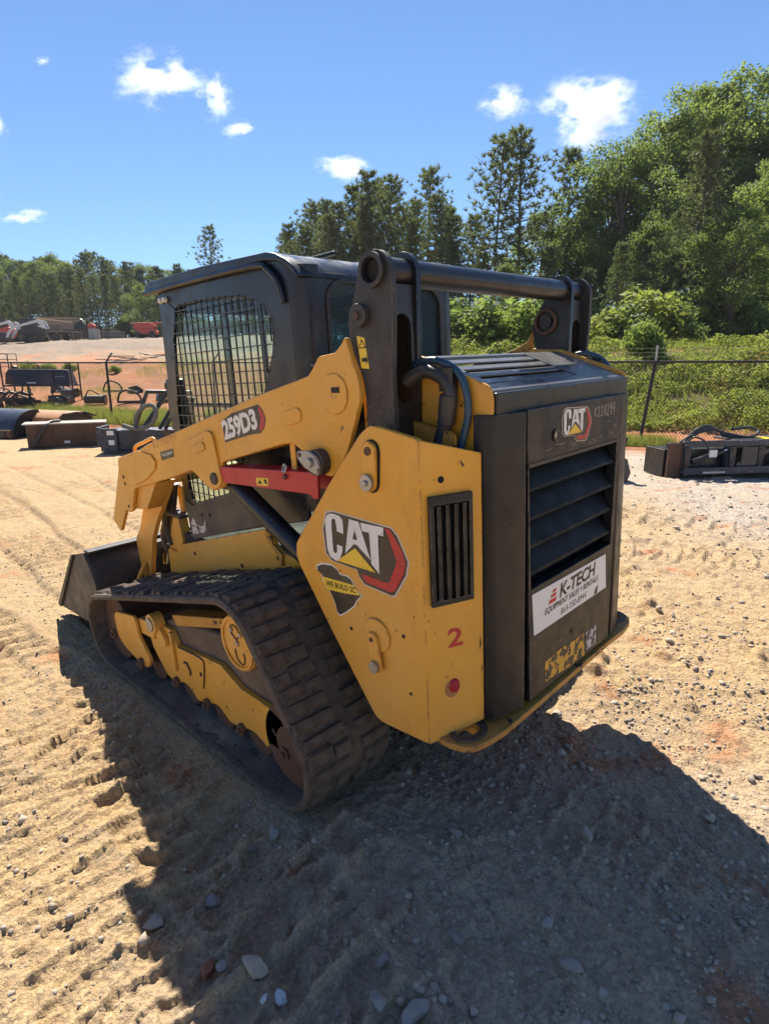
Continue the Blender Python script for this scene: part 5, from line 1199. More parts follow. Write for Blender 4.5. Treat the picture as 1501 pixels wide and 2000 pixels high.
def bush(d, l, s, k, label, group='bushes at the wood edge', sz=1.0):
    x, y = dl(d, l); t = empty('bush', (x, y, T0(x, y)-.05), label, 'bush', group); t.rotation_euler = lean_rot(random.uniform(0, 6.28)); t.scale = (s, s, s*sz)
    from_mesh('stems', SH[k][0], t); from_mesh('foliage', SH[k][1], t)
bush(22, 5.2, 1.9, 1, 'big bright bush seen under the cross tube')
bush(24, 2.7, 1.7, 1, 'bright bush just right of the cab rear, under the cross tube')
bush(18.5, 8.3, .75, 1, 'bright leafy sapling bush behind the leaning fence post', sz=1.5)
n_ = 0
for i in range(26):
    d, az = random.uniform(22, 32), .0+.033*i+random.uniform(-.02, .02)
    bush(d, d*az, random.uniform(1.0, 2.0), random.choice((2, 2, 1, 0)), 'undergrowth bush at foot of the right wood, '+ordinal(i+1)+' from the left', 'undergrowth of the right-hand wood')
for i in range(22):
    d, az = random.uniform(70, 76), -.68+.028*i
    bush(d, d*az, random.uniform(1.2, 2.2), random.choice((2, 2, 2, 1)), 'undergrowth bush at foot of the far wood, '+ordinal(i+1)+' from the left', 'undergrowth of the far wood')
for d, l, s, k, lab in ((33.5, -19.6, .55, 0, 'small green bush in the yard left of the yellow weeds'), (32.5, -17.8, .5, 0, 'yellow-green weed clump in middle of the left yard'), (32.5, -16.7, .48, 0, 'yellow-green weed clump right of the middle one in the left yard'), (31, -13.6, .4, 0, 'low weed clump next to the broken planks'), (76, -28, 1.6, 1, 'pale bush left of the red boom lift')):
    bush(d, l, s, k, lab, 'weeds in the left yard')
for i, (d, l, s) in enumerate(((15.6, 10.6, .6), (17, 12.0, .7), (17.5, 6.2, .5))):
    bush(d, l, s, (0, 2)[i % 2], 'weedy bush on the bank behind the fence, '+ordinal(i+1)+' of its row', 'bushes on the weedy bank')

# weeds on the bank and grass along the fence (uncountable)
def scatter_leaves(name, n, gen, size, mat, label, rs, hfun, cat):
    x, y = gen(n); keep = hfun(x, y) > .0; x, y = x[keep], y[keep]; h = hfun(x, y)
    z = terrain(x, y)+h*rs.rand(len(x))**.7; m = len(x)
    pos = np.stack([x, y, z], 1); d = unit(rs, m); ax = unit(rs, m); ax[:, 2] = np.abs(ax[:, 2])*.5; bx = np.cross(ax, d); bx /= np.linalg.norm(bx, axis=1, keepdims=True)+1e-9
    L_ = size*rs.uniform(.5, 1.4, m); v, f_ = quads(pos, ax, bx, L_*.5, L_)
    tint = np.clip(.05+.85*vnoise(x*1.1, y*1.1, 71)+.4*(rs.rand(m)-.5), 0, 1)
    o = from_mesh(name, mesh_np(name, v, f_, mat, tint)); tag(o, label, cat, kind='stuff')
rs = np.random.RandomState(9)
def bank_gen(n):
    q = 1.9+7.6*rs.rand(n)**1.1; l = rs.uniform(1.0, 16, n); d = 14.08-.37*l+1.066*q; return dl_np(d, l)
def dl_np(d, l): return CAMP[0]+F2[0]*d+R2[0]*l, CAMP[1]+F2[1]*d+R2[1]*l
scatter_leaves('weeds', 100000, bank_gen, .055, 'weed_leaves', 'thick green weeds covering the bank behind the fence', rs, lambda x, y: np.where(fbm(x*1.4, y*1.4, 3, 57) > -.22, .08+.6*np.clip(fbm(x*.9, y*.9, 3, 51)+.25, 0, 1), -1), 'weeds')
def blades(name, n, gen, h, mat, label, cat):
    x, y = gen(n); m = len(x); z = terrain(x, y)
    a = rs.rand(m)*6.28; w = min(.009, h*.03); H = h*rs.uniform(.4, 1.2, m); lx, ly = rs.normal(size=m)*.3*H, rs.normal(size=m)*.3*H
    p0 = np.stack([x-np.cos(a)*w, y-np.sin(a)*w, z-.01], 1); p1 = np.stack([x+np.cos(a)*w, y+np.sin(a)*w, z-.01], 1); p2 = np.stack([x+lx, y+ly, z+H], 1)
    v = np.stack([p0, p1, p2], 1).reshape(-1, 3)
    o = from_mesh(name, mesh_np(name, v, np.arange(m*3).reshape(m, 3), mat, rs.rand(m))); tag(o, label, cat, kind='stuff')
def strip(l0, l1, q0, q1, thr=.0, sc=.8, s=61):
    def g(n):
        l = rs.uniform(l0, l1, n); q = rs.uniform(q0, q1, n); x, y = dl_np(14.08-.37*l+1.066*q, l)
        k = fbm(x*sc, y*sc, 3, s) > thr; return x[k], y[k]
    return g
blades('grass', 26000, strip(-11.5, -3.5, -.9, 1.6, -.12), .34, 'grass_blades', 'tall yellow-green grass along the left stretch of fence', 'grass')
blades('grass', 14000, strip(2.0, 6.2, -.6, .7, -.15), .22, 'grass_blades', 'short bright grass at the fence by the leaning post', 'grass')
blades('grass', 12000, strip(-16, -2, 2, 16, .18, .5), .28, 'grass_blades', 'sparse weeds on the red soil behind the left fence', 'grass')
def rank(n):
    x, y = bank_gen(n); return x, y
blades('grass', 12000, rank, .36, 'weed_leaves', 'rank grass growing among the weeds of the bank', 'grass')

# ------------------------------------------------------------------ fence
UPV = Vector((R2[0]*UPL, R2[1]*UPL, 1))
def fence_xy(l): return dl(14.08-.37*l, l)
def fence():
    x0, y0 = fence_xy(0.0)
    fe = empty('chain_link_fence', (x0, y0, T0(x0, y0)), 'black chain-link fence with angled post arms crossing behind the loader', 'fence'); off = tuple(-Vector(fe.location))
    H = 1.66
    def top(l, h=H): x, y = fence_xy(l); return Vector((x, y, T0(x, y)))+UPV*h
    posts = [-15.3, -11.9, -7.75, -4.4, -1.0, 2.3, 5.45, 9.0, 12.4]
    F3 = Vector((F2[0], F2[1], 0)); R3 = Vector((R2[0], R2[1], 0))
    for i, l in enumerate(posts):
        b = top(l, -.1); t = top(l, H+.02)
        if l == 5.45: t = t+R3*.16; 
        MB().cyl(b, t, .034, n=10).build('post', 'fence_black', fe, off, smooth=True)
        if l < 3: MB().tube([t, t+R3*.20+UPV*.24], .022, 8, 1).build('barb_arm', 'fence_black', fe, off, smooth=True)
        else: MB().cyl(t, t+UPV*.30, .022, n=8).build('post_extension', 'pale_zinc', fe, off, smooth=True)
    ls = np.linspace(-15.5, 12.6, 30)
    MB().tube([top(l) for l in ls], .024, 8, 1).build('top_rail', 'fence_black', fe, off, smooth=True)
    w = MB(); r_ = .0036; step = .062; hh = H-.03
    L0, L1 = -15.4, 12.5; n = int((L1-L0)/step)
    def pt(l, h): return top(l, h)
    for sgn in (1, -1):
        for i in range(n+30):
            a = L0+i*step-(1.0 if sgn > 0 else -1.0)*0; l0 = a; l1 = a+sgn*hh*.72
            if min(l0, l1) < L0 or max(l0, l1) > L1: continue
            P = pt(l0, .02); Q = pt(l1, hh); k = F3*(r_*sgn*1.5)
            d1 = R3*r_; d2 = F3*r_
            o = len(w.v); w.v += [tuple(P+k-d1), tuple(P+k+d1), tuple(P+k+d2), tuple(Q+k-d1), tuple(Q+k+d1), tuple(Q+k+d2)]
            w.f += [(o, o+1, o+4, o+3), (o+1, o+2, o+5, o+4), (o+2, o, o+3, o+5)]
    w.build('wire_mesh', 'fence_black', fe, off)['kind'] = 'stuff'
    for j in range(3):
        MB().tube([top(l, H+.10+.08*j)+R3*(.07*j) for l in np.linspace(3.2, 12.4, 8)], .003, 4, 1).build('barbed_wire', 'pale_zinc', fe, off)
fence()

# ------------------------------------------------------------------ attachments and yard things (x right, y away, z up in each one's own frame)
RZ = math.atan2(R2[1], R2[0])
def thing(name, d, l, label, cat, group=None, yaw=0.0, dz=0.0, near=True):
    x, y = dl(d, l); z = gz(x, y) if near else T0(x, y)
    t = empty(name, (x, y, z+dz), label, cat, group); t.rotation_euler = lean_rot(RZ+yaw); return t
def pr(outer, x0, x1): return MB().prism(outer, 'X', x0, x1)     # profile in (y, z) along x
# curved blue-black bucket at the left edge
t = thing('bucket_attachment', 13.0, -8.45, 'blue-black curved bucket at the left edge, nearest the fence corner', 'bucket', 'attachments in front of the fence', yaw=-.30)
arc = [(.62-.60*math.cos(a), .10+.52*math.sin(a)) for a in np.linspace(.15, 1.75, 12)]
pr([(.02, .02), (.03, .18)]+arc+[(.70, .58), (.66, .56)]+[(.62-.57*math.cos(a), .10+.49*math.sin(a)) for a in np.linspace(1.7, .2, 10)]+[(.66, .05), (.66, .02)], -1.55, .30).build('shell', 'blue_black', t, bevel=.006)
pr([(.02, .02), (.03, .18)]+arc+[(.75, .58), (.95, .05), (.9, .02)], .301, .325).build('end_plate', 'black_paint', t, bevel=.003)
MB().box(-1.55, .30, -.06, .015, .02, .20).build('lower_edge', 'rust', t, bevel=.004)
MB().box(-.05, .16, -.085, -.061, .05, .17).build('bracket', 'scuffed_black', t, bevel=.004)
MB().box(-.42, -.25, -.012, .012, .30, .36).build('label_plate', 'sign_white', t)
# rust-topped bucket
t = thing('bucket_attachment', 13.3, -7.75, 'black bucket with a rust-orange top edge behind the blue one', 'bucket', 'attachments in front of the fence', yaw=-.35)
pr([(.0, .04), (.04, .44), (.16, .54), (.75, .56), (.75, .52), (.20, .50), (.09, .42), (.07, .08), (.75, .07), (.75, .04)], -1.0, .52).build('shell', 'orange_rust', t, bevel=.006)
pr([(.0, .04), (.04, .44), (.16, .54), (.55, .56), (.98, .42), (1.0, .40), (.75, .04)], .521, .545).build('end_plate', 'black_paint', t, bevel=.003)
pr([(.72, .55), (.98, .46), (1.0, .42), (.70, .50)], .546, .66).build('corner_tooth', 'black_paint', t, bevel=.004)
MB().box(-.4, .5, -.03, -.001, .05, .30).build('back_rail', 'rust', t, bevel=.004)
# long steel box attachment with pale lid
t = thing('box_attachment', 11.7, -6.30, 'long rusty steel box attachment with pale flat top', 'attachment', 'attachments in front of the fence', yaw=.42)
MB().box(-.72, .70, 0, .50, .02, .46).build('box_body', 'rust', t, bevel=.008)
MB().box(-.78, .72, -.02, .56, .461, .485).build('lid', 'rubble_wood', t, bevel=.003)
MB().tube([(-.60, -.05, .05), (-.50, -.06, .25), (-.36, -.05, .44), (-.28, .10, .51), (-.12, .15, .52)], .028, 8).build('hook_arm', 'scuffed_black', t, smooth=True)
for xx in (-.30, .25): MB().box(xx, xx+.03, -.025, -.001, .02, .44).build('stiffener', 'rust', t)
MB().box(-.08, .02, -.004, -.0005, .08, .13).build('label_plate', 'sign_white', t)
# blue-black trencher body with frame and hoses
t = thing('trencher_attachment', 10.7, -4.55, 'dark blue trencher with hoses and raised frame behind the loader cab', 'attachment', 'attachments in front of the fence', yaw=.10)
MB().box(-.48, 1.0, .0, .55, .06, .42).build('body', 'blue_black', t, bevel=.01)
MB().prism([(-.60, .04), (-.30, .04), (-.30, .46), (-.60, .46)], 'Y', -.06, -.002).build('side_box', 'blue_black', t, bevel=.008)
MB().box(-.66, -.601, -.04, .5, .12, .48).build('end_plate', 'blue_black', t, bevel=.005)
MB().box(-.47, -.35, -.064, -.0605, .34, .42).build('label_plate', 'sign_white', t)
MB().box(-.45, -.35, -.064, -.0605, .16, .25).build('label_plate', 'sign_white', t)
MB().box(.52, .72, -.03, -.001, .10, .42).build('scuffed_door', 'rust', t, bevel=.004)
MB().box(-.15, .10, -.004, -.001, .10, .36).build('worn_patch', 'scuffed_black', t)
MB().box(-.55, 1.0, -.08, .6, .0, .059).build('skid', 'scuffed_black', t, bevel=.006)
fm = MB(); fm.tube([(-.10, .35, .42), (.18, .42, 1.10), (1.0, .42, 1.08)], .045, 8, 1); fm.build('upper_frame', 'scuffed_black', t, smooth=True)
MB().tube([(.10, .20, .42), (.70, .28, 1.25)], .04, 10, 1).build('hydraulic_ram', 'black_paint', t, smooth=True)
MB().tube([(.40, .20, .42), (.80, .28, 1.05)], .035, 10, 1).build('hydraulic_ram', 'black_paint', t, smooth=True)
MB().tube([(-.22, .10, .50), (.05, .0, .44), (.30, -.02, .52), (.42, .0, .72), (.35, .08, .86), (.18, .12, .84), (.02, .16, .66), (-.02, .2, .46)], .042, 10).build('sleeved_hose', 'hose_sleeve', t, smooth=True)
MB().tube([(.55, .05, .44), (.66, .0, .62), (.85, .04, .78), (1.0, .1, .80)], .036, 10).build('hose', 'hose_rubber', t, smooth=True)
MB().tube([(.70, .02, .44), (.82, .0, .56), (.98, .04, .62)], .032, 10).build('hose', 'hose_rubber', t, smooth=True)
MB().cyl((.66, .28, 1.22), (.74, .28, 1.36), .075, n=12).build('ram_head', 'black_paint', t, bevel=.01)

# right: dark frame attachment with hose coil
t = thing('trencher_attachment', 7.9, 4.55, 'black steel frame attachment with coiled hoses at the right edge', 'attachment', 'attachments on the right', yaw=.16)
MB().box(-.62, -.40, .02, .06, .02, .50).build('end_plate', 'rust', t, bevel=.005)
fm = MB()
for a in ((-.42, 1.5, .0, .10, .44, .52), (-.42, 1.5, -.06, .10, .06, .16), (-.42, -.32, .0, .10, .161, .439), (.28, .42, .0, .10, .161, .439), (1.08, 1.20, .0, .1, .161, .439)): fm.box(*a)
fm.build('frame', 'blue_black', t, bevel=.006)
MB().box(-.62, 1.5, .12, .55, .02, .40).build('housing', 'black_paint', t, bevel=.01)
MB().box(-.62, -.38, .021, .10, .43, .50).build('top_flange', 'blue_black', t, bevel=.004)
MB().box(.43, 1.5, .10, .5, .50, .525).build('top_plate', 'scuffed_black', t, bevel=.004)
for k in range(3):
    MB().tube([(-.30, .15, .48), (-.20, .1, .60+.03*k), (.0, .12, .68+.02*k), (.25, .18, .64), (.40, .25, .56+.02*k), (.75, .2, .54), (.95, .25, .60), (.90, .35, .66), (.6, .36, .64)], .022, 8).build('hose', 'hose_rubber', t, smooth=True)
MB().tube([(-.45, .12, .44), (-.38, .05, .56), (-.2, .08, .62), (.1, .12, .66)], .012, 8).build('hose', 'hose_rubber', t, smooth=True)
MB().box(-.02, .10, -.02, -.002, .30, .40).build('white_tag', 'sign_white', t)
MB().box(.90, 1.08, .05, .30, .5255, .533).build('yellow_tag', 'decal_yellow', t)
for xx in (-.12, 1.0): MB().box(xx, xx+.35, -.064, -.0605, .08, .105).build('worn_edge', 'chalk', t)
MB().box(.05, .35, -.04, .4, -.06, .019).build('timber_block', 'weathered_timber', t)
t = thing('steel_stand', 7.5, 3.12, 'small grey steel stand just right of the rear door', 'stand', 'attachments on the right')
MB().prism([(-.06, .0), (.10, .0), (.14, .12), (.08, .30), (.0, .34), (-.06, .30)], 'Y', -.08, .10).build('foot', 'grey_panel', t, bevel=.006)
MB().prism([(-.05, .34), (.03, .34), (.09, .58), (-.05, .58)], 'Y', -.02, .04).build('stem', 'black_paint', t, bevel=.006)

# behind the left fence: rack with a bucket, loose attachments
t = thing('steel_rack', 21.6, -12.4, 'tall steel pipe rack holding a bucket behind the fence', 'rack', yaw=.16, near=False)
for xx in (-1.16, 1.16):
    for yy in (0, .9): MB().cyl((xx, yy, -.1), (xx, yy, 1.52), .03, n=8).build('upright', 'scuffed_black', t, smooth=True)
for zz in (.08, .70, 1.52):
    for yy in (0, .9): MB().cyl((-1.16, yy, zz), (1.16, yy, zz), .028, n=8).build('beam', 'scuffed_black', t, smooth=True)
    for xx in (-1.16, 0, 1.16): MB().cyl((xx, 0, zz), (xx, .9, zz), .024, n=8).build('cross_bar', 'scuffed_black', t, smooth=True)
for xx in (-.35, .45): MB().cyl((xx, 0, -.1), (xx, 0, .70), .028, n=8).build('upright', 'scuffed_black', t, smooth=True)
t = thing('bucket_attachment', 21.6, -12.4, 'dark bucket lying on the top shelf of the pipe rack', 'bucket', yaw=.16, dz=.73, near=False)
MB().add([(-1.05, -.02, .02), (1.12, -.02, .0), (1.10, .12, .42), (.98, .2, .54), (-.95, .2, .56), (-1.04, .12, .42), (-1.05, .9, .02), (1.12, .9, .0), (.98, .85, .54), (-.95, .85, .56)],
         [(0, 1, 2, 5), (5, 2, 3, 4), (0, 6, 7, 1), (4, 3, 8, 9), (6, 9, 8, 7), (0, 5, 4, 9, 6), (1, 7, 8, 3, 2)]).build('shell', 'blue_black', t, bevel=.015)
MB().add([(-1.03, -.03, .03), (-.72, -.03, .03), (-.82, .06, .30), (-1.02, .08, .40)], [(0, 1, 2, 3)]).build('wear_plate', 'rust', t)
MB().add([(.05, -.03, .03), (.55, -.03, .02), (.55, .09, .42), (.28, .09, .40)], [(0, 1, 2, 3)]).build('wear_plate', 'grey_panel', t)
MB().box(-.30, -.02, -.035, -.022, .05, .10).build('label_plate', 'sign_white', t)
MB().box(.62, .95, .05, .11, .28, .30).build('edge_bar', 'steel', t)
MB().box(.56, .58, -.03, .3, .0, .5).build('middle_rib', 'black_paint', t)
# attachments on the lower shelf and beside it
t = thing('hydraulic_thumb', 21.4, -11.6, 'dark steel attachment under the rack at its right end', 'attachment', 'attachments behind the fence', near=False)
MB().prism([(-.28, .0), (.40, .0), (.42, .25), (.30, .36), (-.28, .36)], 'Y', -.2, .25).build('housing', 'black_paint', t, bevel=.02); MB().cyl((-.1, -.25, .25), (-.1, .3, .25), .09, n=14).build('pivot', 'scuffed_black', t, bevel=.01)
t = thing('auger_drive', 21.3, -12.9, 'dark auger drive lying under the rack at its middle', 'attachment', 'attachments behind the fence', near=False)
MB().cyl((-.5, 0, .18), (.4, .1, .18), .16, n=16).cyl((.4, .1, .18), (.62, .12, .18), .07, n=12).build('motor', 'black_paint', t, bevel=.01); MB().tube([(-.5, 0, .3), (-.2, -.1, .5), (.2, 0, .45), (.35, .1, .3)], .025, 8).build('hose', 'hose_rubber', t, smooth=True)
t = thing('hydraulic_grapple', 20.6, -13.2, 'dark grapple with bent arms left of the pipe rack', 'attachment', 'attachments behind the fence', near=False)
for k in range(4): MB().tube([(-.6+.35*k, 0, .02), (-.62+.35*k, -.1, .35), (-.45+.35*k, .1, .62), (-.25+.35*k, .3, .55)], .045, 6).build('tine', 'scuffed_black', t, smooth=True)
MB().box(-.75, .65, .2, .32, .30, .42).build('cross_beam', 'black_paint', t, bevel=.01); MB().tube([(-.5, .2, .45), (-.2, .1, .75), (.2, .15, .72), (.5, .25, .4)], .022, 8).build('hose', 'hose_rubber', t, smooth=True)
t = thing('roller_drum', 20.6, -14.3, 'dark cylindrical drum with a round end beside the fence post', 'drum', 'attachments behind the fence', yaw=-.2, near=False)
MB().cyl((-1.2, .2, .52), (.55, .2, .52), .20, n=20).build('drum', 'grey_panel', t, bevel=.01); MB().cyl((.55, .2, .52), (.62, .2, .52), .27, n=20).build('end_disc', 'black_paint', t, bevel=.01)
for xx in (-1.0, .4): MB().box(xx, xx+.1, .1, .3, -.05, .34).build('cradle', 'scuffed_black', t)
t = thing('hose_reel', 20.4, -14.8, 'dark looped hose bundle and frame at the far left behind the fence', 'hose reel', 'attachments behind the fence', near=False)
for k in range(5): MB().tube([(-.5+.1*k, .05*k, .02), (-.6+.12*k, .1, .4+.05*k), (-.2+.1*k, .1, .62), (.25+.05*k, .1, .42), (.3+.08*k, .1, .02)], .03, 8).build('hose', 'hose_rubber', t, smooth=True)
MB().box(-.9, .6, .1, .2, .2, .3).box(-.9, -.8, .1, .2, .0, .2).box(.5, .6, .1, .2, 0, .2).build('frame', 'scuffed_black', t, bevel=.01)
t = thing('tooth_bar', 20.2, -13.6, 'low dark toothed bar on the ground by the fence grass', 'attachment', 'attachments behind the fence', near=False)
m = MB().box(-.8, .9, 0, .12, .02, .16)
for k in range(7): m.prism([(-.75+.25*k, .16), (-.63+.25*k, .16), (-.66+.25*k, .28), (-.71+.25*k, .28)], 'Y', .02, .10)
m.build('bar', 'black_paint', t, bevel=.006); MB().box(.0, .5, -.2, -.02, .0, .22).build('mount', 'blue_black', t, bevel=.01)
t = thing('marking_tape', 20.9, -13.55, 'pink marking tape strung slantwise behind the fence', 'tape', near=False)
tp = [(-.75, 0, .66), (-.35, .02, .52), (.0, 0, .48), (.25, .0, .50), (.55, .0, .26), (.85, 0, .02)]; m = MB()
for a, b in zip(tp, tp[1:]): m.hexa([a, b, (b[0], b[1]+.004, b[2]), (a[0], a[1]+.004, a[2])], [(a[0], a[1], a[2]+.06), (b[0], b[1], b[2]+.06), (b[0], b[1]+.004, b[2]+.06), (a[0], a[1]+.004, a[2]+.06)])
m.build('tape', 'pink_tape', t); MB().tube([(-.75, 0, .66), (-.62, 0, .45), (-.5, 0, .40)], .025, 5).build('tape_end', 'pink_tape', t)
t = thing('wire_cage', 33, -21.6, 'dark wire cage with auger flights at the left edge of the yard', 'cage', near=False)
m = MB()
for xx in np.linspace(-1.3, 1.3, 6): m.cyl((xx, 0, 0), (xx, 0, 1.15), .02, n=5).cyl((xx, .8, 0), (xx, .8, 1.15), .02, n=5)
for zz in (.05, .45, .85, 1.15): m.cyl((-1.3, 0, zz), (1.3, 0, zz), .018, n=5).cyl((-1.3, .8, zz), (1.3, .8, zz), .018, n=5)
m.build('bars', 'scuffed_black', t)
for xx in (-.8, -.2, .05): 
    m = MB().cyl((xx, .4, 0), (xx+.1, .4, 1.2), .05, n=8)
    for k in range(6): m.cyl((xx+.016*k, .4, .1+.18*k), (xx+.016*k, .4, .13+.18*k), .14, n=10)
    m.build('auger_flight', 'black_paint', t)

# broken planks in the yard
for i in range(7):
    t = thing('broken_plank', 35.5+random.uniform(-1, 1), -15.9+.42*i+random.uniform(-.2, .2), 'grey weathered plank in the loose heap, '+ordinal(i+1)+' from the left', 'plank', 'heap of broken planks', yaw=random.uniform(-.6, .6), dz=.05, near=False)
    MB().box(-.75, .75, -.09, .09, .05+.04*i % .12, .10+.04*i % .12).build('plank', 'rubble_wood', t); t.rotation_euler.rotate_axis('Y', random.uniform(-.15, .15))
for i in range(4):
    t = thing('broken_block', 34.0, -20.6+.62*i, 'broken dark block beside the small green bush, '+ordinal(i+1)+' from the left', 'block', 'broken blocks in the yard', yaw=random.uniform(-.6, .6), near=False)
    MB().prism(rounded([(-.2, 0), (.22, 0), (.18, .22), (.02, .30), (-.18, .2)], .03), 'Y', -.12, .14).build('block', ('scuffed_black', 'rubble_wood')[i % 2], t, bevel=.02)

# far yard: machines and lumber
def skid_steer(d, l, label, yaw, body, arm_m):
    t = thing('skid_steer', d, l, label, 'loader', 'machines far off in the yard', yaw=yaw, near=False)
    MB().prism(rounded([(-1.1, .35), (.9, .35), (1.15, .55), (1.15, 1.15), (.55, 1.35), (-.9, 1.0)], .08), 'Y', -.55, .55).build('body', body, t, bevel=.03)
    c = MB().prism(rounded([(-.75, 1.0), (-.65, 1.95), (.45, 1.95), (.6, 1.3)], .05), 'Y', -.42, .42).build('cab', 'black_paint', t, bevel=.03)
    for sy in (-1, 1):
        MB().prism([(1.2, 1.2), (1.0, 1.75), (.75, 1.85), (-1.3, 1.25), (-1.7, .75), (-1.9, .35), (-1.7, .30), (-1.45, .75), (-1.1, 1.1), (.7, 1.6), (.95, 1.1)], 'Y', .58*sy, .70*sy).build('lift_arm', arm_m, t, bevel=.02)
        MB().prism(stadium(-.75, .30, .75, .30, .30), 'Y', .55*sy, .85*sy).build('track', 'tyre', t, bevel=.02)
    MB().prism([(-1.9, .05), (-2.5, .05), (-2.2, .75), (-1.85, .75)], 'Y', -.85, .85).build('bucket', 'scuffed_black', t, bevel=.02)
    return t
skid_steer(52, -29.4, 'far-off dark track loader with pale arms in the left yard', .25, 'scuffed_black', 'machine_white')
skid_steer(55, -33.6, 'red far-off loader cut by the left edge of the picture', .1, 'lift_red', 'machine_white')
def lumber(d, l, w, h, label, rows, mat='weathered_timber'):
    t = thing('lumber_stack', d, l, label, 'lumber', 'lumber stacks in the far yard', near=False)
    for xx in (-w*.35, w*.35): MB().box(xx-.06, xx+.06, -.6, .6, 0, .12).build('bearer', mat, t)
    for i in range(rows):
        z = .12+h*i/rows; dx = random.uniform(-.1, .1)
        MB().box(-w/2+dx, w/2+dx, -.6, .6, z, z+h/rows*.86).build('board_layer', mat, t, bevel=.01)
lumber(60, -32.6, 2.6, 1.5, 'lower brown lumber stack right of the far dark loader', 7)
lumber(66, -34.2, 4.4, 2.2, 'taller brown lumber stack behind the lower one', 9)
t = thing('timber_beam', 62, -33.2, 'long pale timber lying across the lumber stack', 'timber', dz=1.75, near=False)
MB().hexa([(-1.2, 0, .35), (2.4, 0, -.05), (2.4, .3, -.05), (-1.2, .3, .35)], [(-1.2, 0, .5), (2.4, 0, .1), (2.4, .3, .1), (-1.2, .3, .5)]).build('beam', 'pale_timber', t)
def trailer(d, l, w, label):
    t = thing('flatbed_trailer', d, l, label, 'trailer', 'trailers in the far yard', near=False)
    MB().box(-w/2, w/2, -.9, .9, .62, .78).build('deck', 'scuffed_black', t, bevel=.02)
    for xx in (-.5, .5):
        for yy in (-.95, .95): MB().cyl((xx, yy-.1, .36), (xx, yy+.1, .36), .36, n=18).build('wheel', 'tyre', t, bevel=.03)
    MB().prism([(w/2, .62), (w/2+1.0, .55), (w/2+1.0, .63), (w/2, .72)], 'Y', -.08, .08).build('drawbar', 'scuffed_black', t)
trailer(58, -30.6, 4.0, 'dark flatbed trailer below the lumber stacks')
for i in range(4):
    t = thing('steel_table', 60+.5*i, -30.3+.9*i, 'dark steel sawhorse right of the lumber, '+ordinal(i+1)+' from the left', 'sawhorse', 'sawhorses by the lumber', near=False)
    MB().box(-.42, .42, -.3, .3, .92, 1.0).build('top', 'scuffed_black', t)
    for xx in (-.36, .36):
        for yy in (-.26, .26): MB().cyl((xx, yy, -.05), (xx*.9, yy, .92), .05, n=6).build('leg', 'rust', t)
t = thing('engine_unit', 62, -30.0, 'dark machine part standing on the sawhorses', 'machine part', dz=1.0, near=False)
MB().prism(rounded([(-.6, 0), (.5, 0), (.55, .4), (.2, .75), (-.3, .7), (-.6, .4)], .06), 'Y', -.25, .25).build('block', 'black_paint', t, bevel=.03); MB().tube([(-.4, 0, .6), (0, 0, 1.0), (.5, 0, .7)], .05, 8).build('pipe', 'steel', t, smooth=True)
t = thing('concrete_barrel', 59.5, -27.6, 'grey concrete cylinder at the right end of the lumber row', 'barrel', near=False)
MB().cyl((0, 0, 0), (0, 0, .95), .52, n=24).build('drum', 'concrete', t, bevel=.03); MB().ring((0, 0, .95), (0, 0, 1.02), .54, .40).build('rim', 'concrete', t, smooth=True)
t = thing('fuel_can', 59.5, -27.7, 'red can standing on the concrete cylinder', 'can', dz=1.0, near=False)
MB().prism(rounded([(-.36, .02), (.36, .02), (.36, .36), (.12, .50), (-.36, .46)], .06), 'Y', -.2, .2).build('tank', 'lift_red', t, bevel=.03); MB().tube([(-.2, 0, .45), (-.1, 0, .58), (.1, 0, .58), (.15, 0, .48)], .03, 6).build('handle', 'lift_red', t, smooth=True)
t = thing('plank_pile', 68, -30.3, 'low dark pile of long boards right of the red can', 'lumber', 'lumber stacks in the far yard', near=False)
for i in range(4): MB().box(-2.0+.2*i, 2.2-.1*i, -.6, .6, .02+.2*i, .19+.2*i).build('board_layer', ('weathered_timber', 'rubble_wood')[i % 2], t, bevel=.01)
t = thing('boom_lift', 62, -23.5, 'red boom lift folded up at the edge of the far wood', 'boom lift', yaw=.1, near=False); t.scale = (.72, .72, .72)
MB().prism(rounded([(-1.3, .55), (1.5, .5), (1.7, .8), (1.4, 1.2), (-1.1, 1.2)], .08), 'Y', -.9, .9).build('chassis', 'lift_red', t, bevel=.04)
for xx in (-.95, 1.1):
    for yy in (-.95, .95): MB().cyl((xx, yy-.15, .45), (xx, yy+.15, .45), .45, n=20).build('wheel', 'tyre', t, bevel=.04)
MB().prism(rounded([(-1.5, 1.22), (1.3, 1.22), (1.5, 1.7), (.9, 2.1), (-1.2, 2.0)], .1), 'Y', -.75, .75).build('turret', 'lift_red', t, bevel=.05)
MB().prism([(-2.0, 1.75), (2.6, 1.95), (2.6, 2.2), (-2.0, 2.05)], 'Y', -.18, .18).build('boom', 'lift_red', t, bevel=.03)
MB().box(2.3, 3.1, -.7, .7, 1.0, 1.1).box(2.3, 2.36, -.7, .7, 1.1, 2.0).box(3.04, 3.1, -.7, .7, 1.1, 2.0).build('platform', 'scuffed_black', t, bevel=.01)
MB().prism([(-1.9, 1.1), (-1.2, 1.1), (-1.2, 1.9), (-1.7, 1.9)], 'Y', -.6, .6).build('counterweight', 'black_paint', t, bevel=.05)

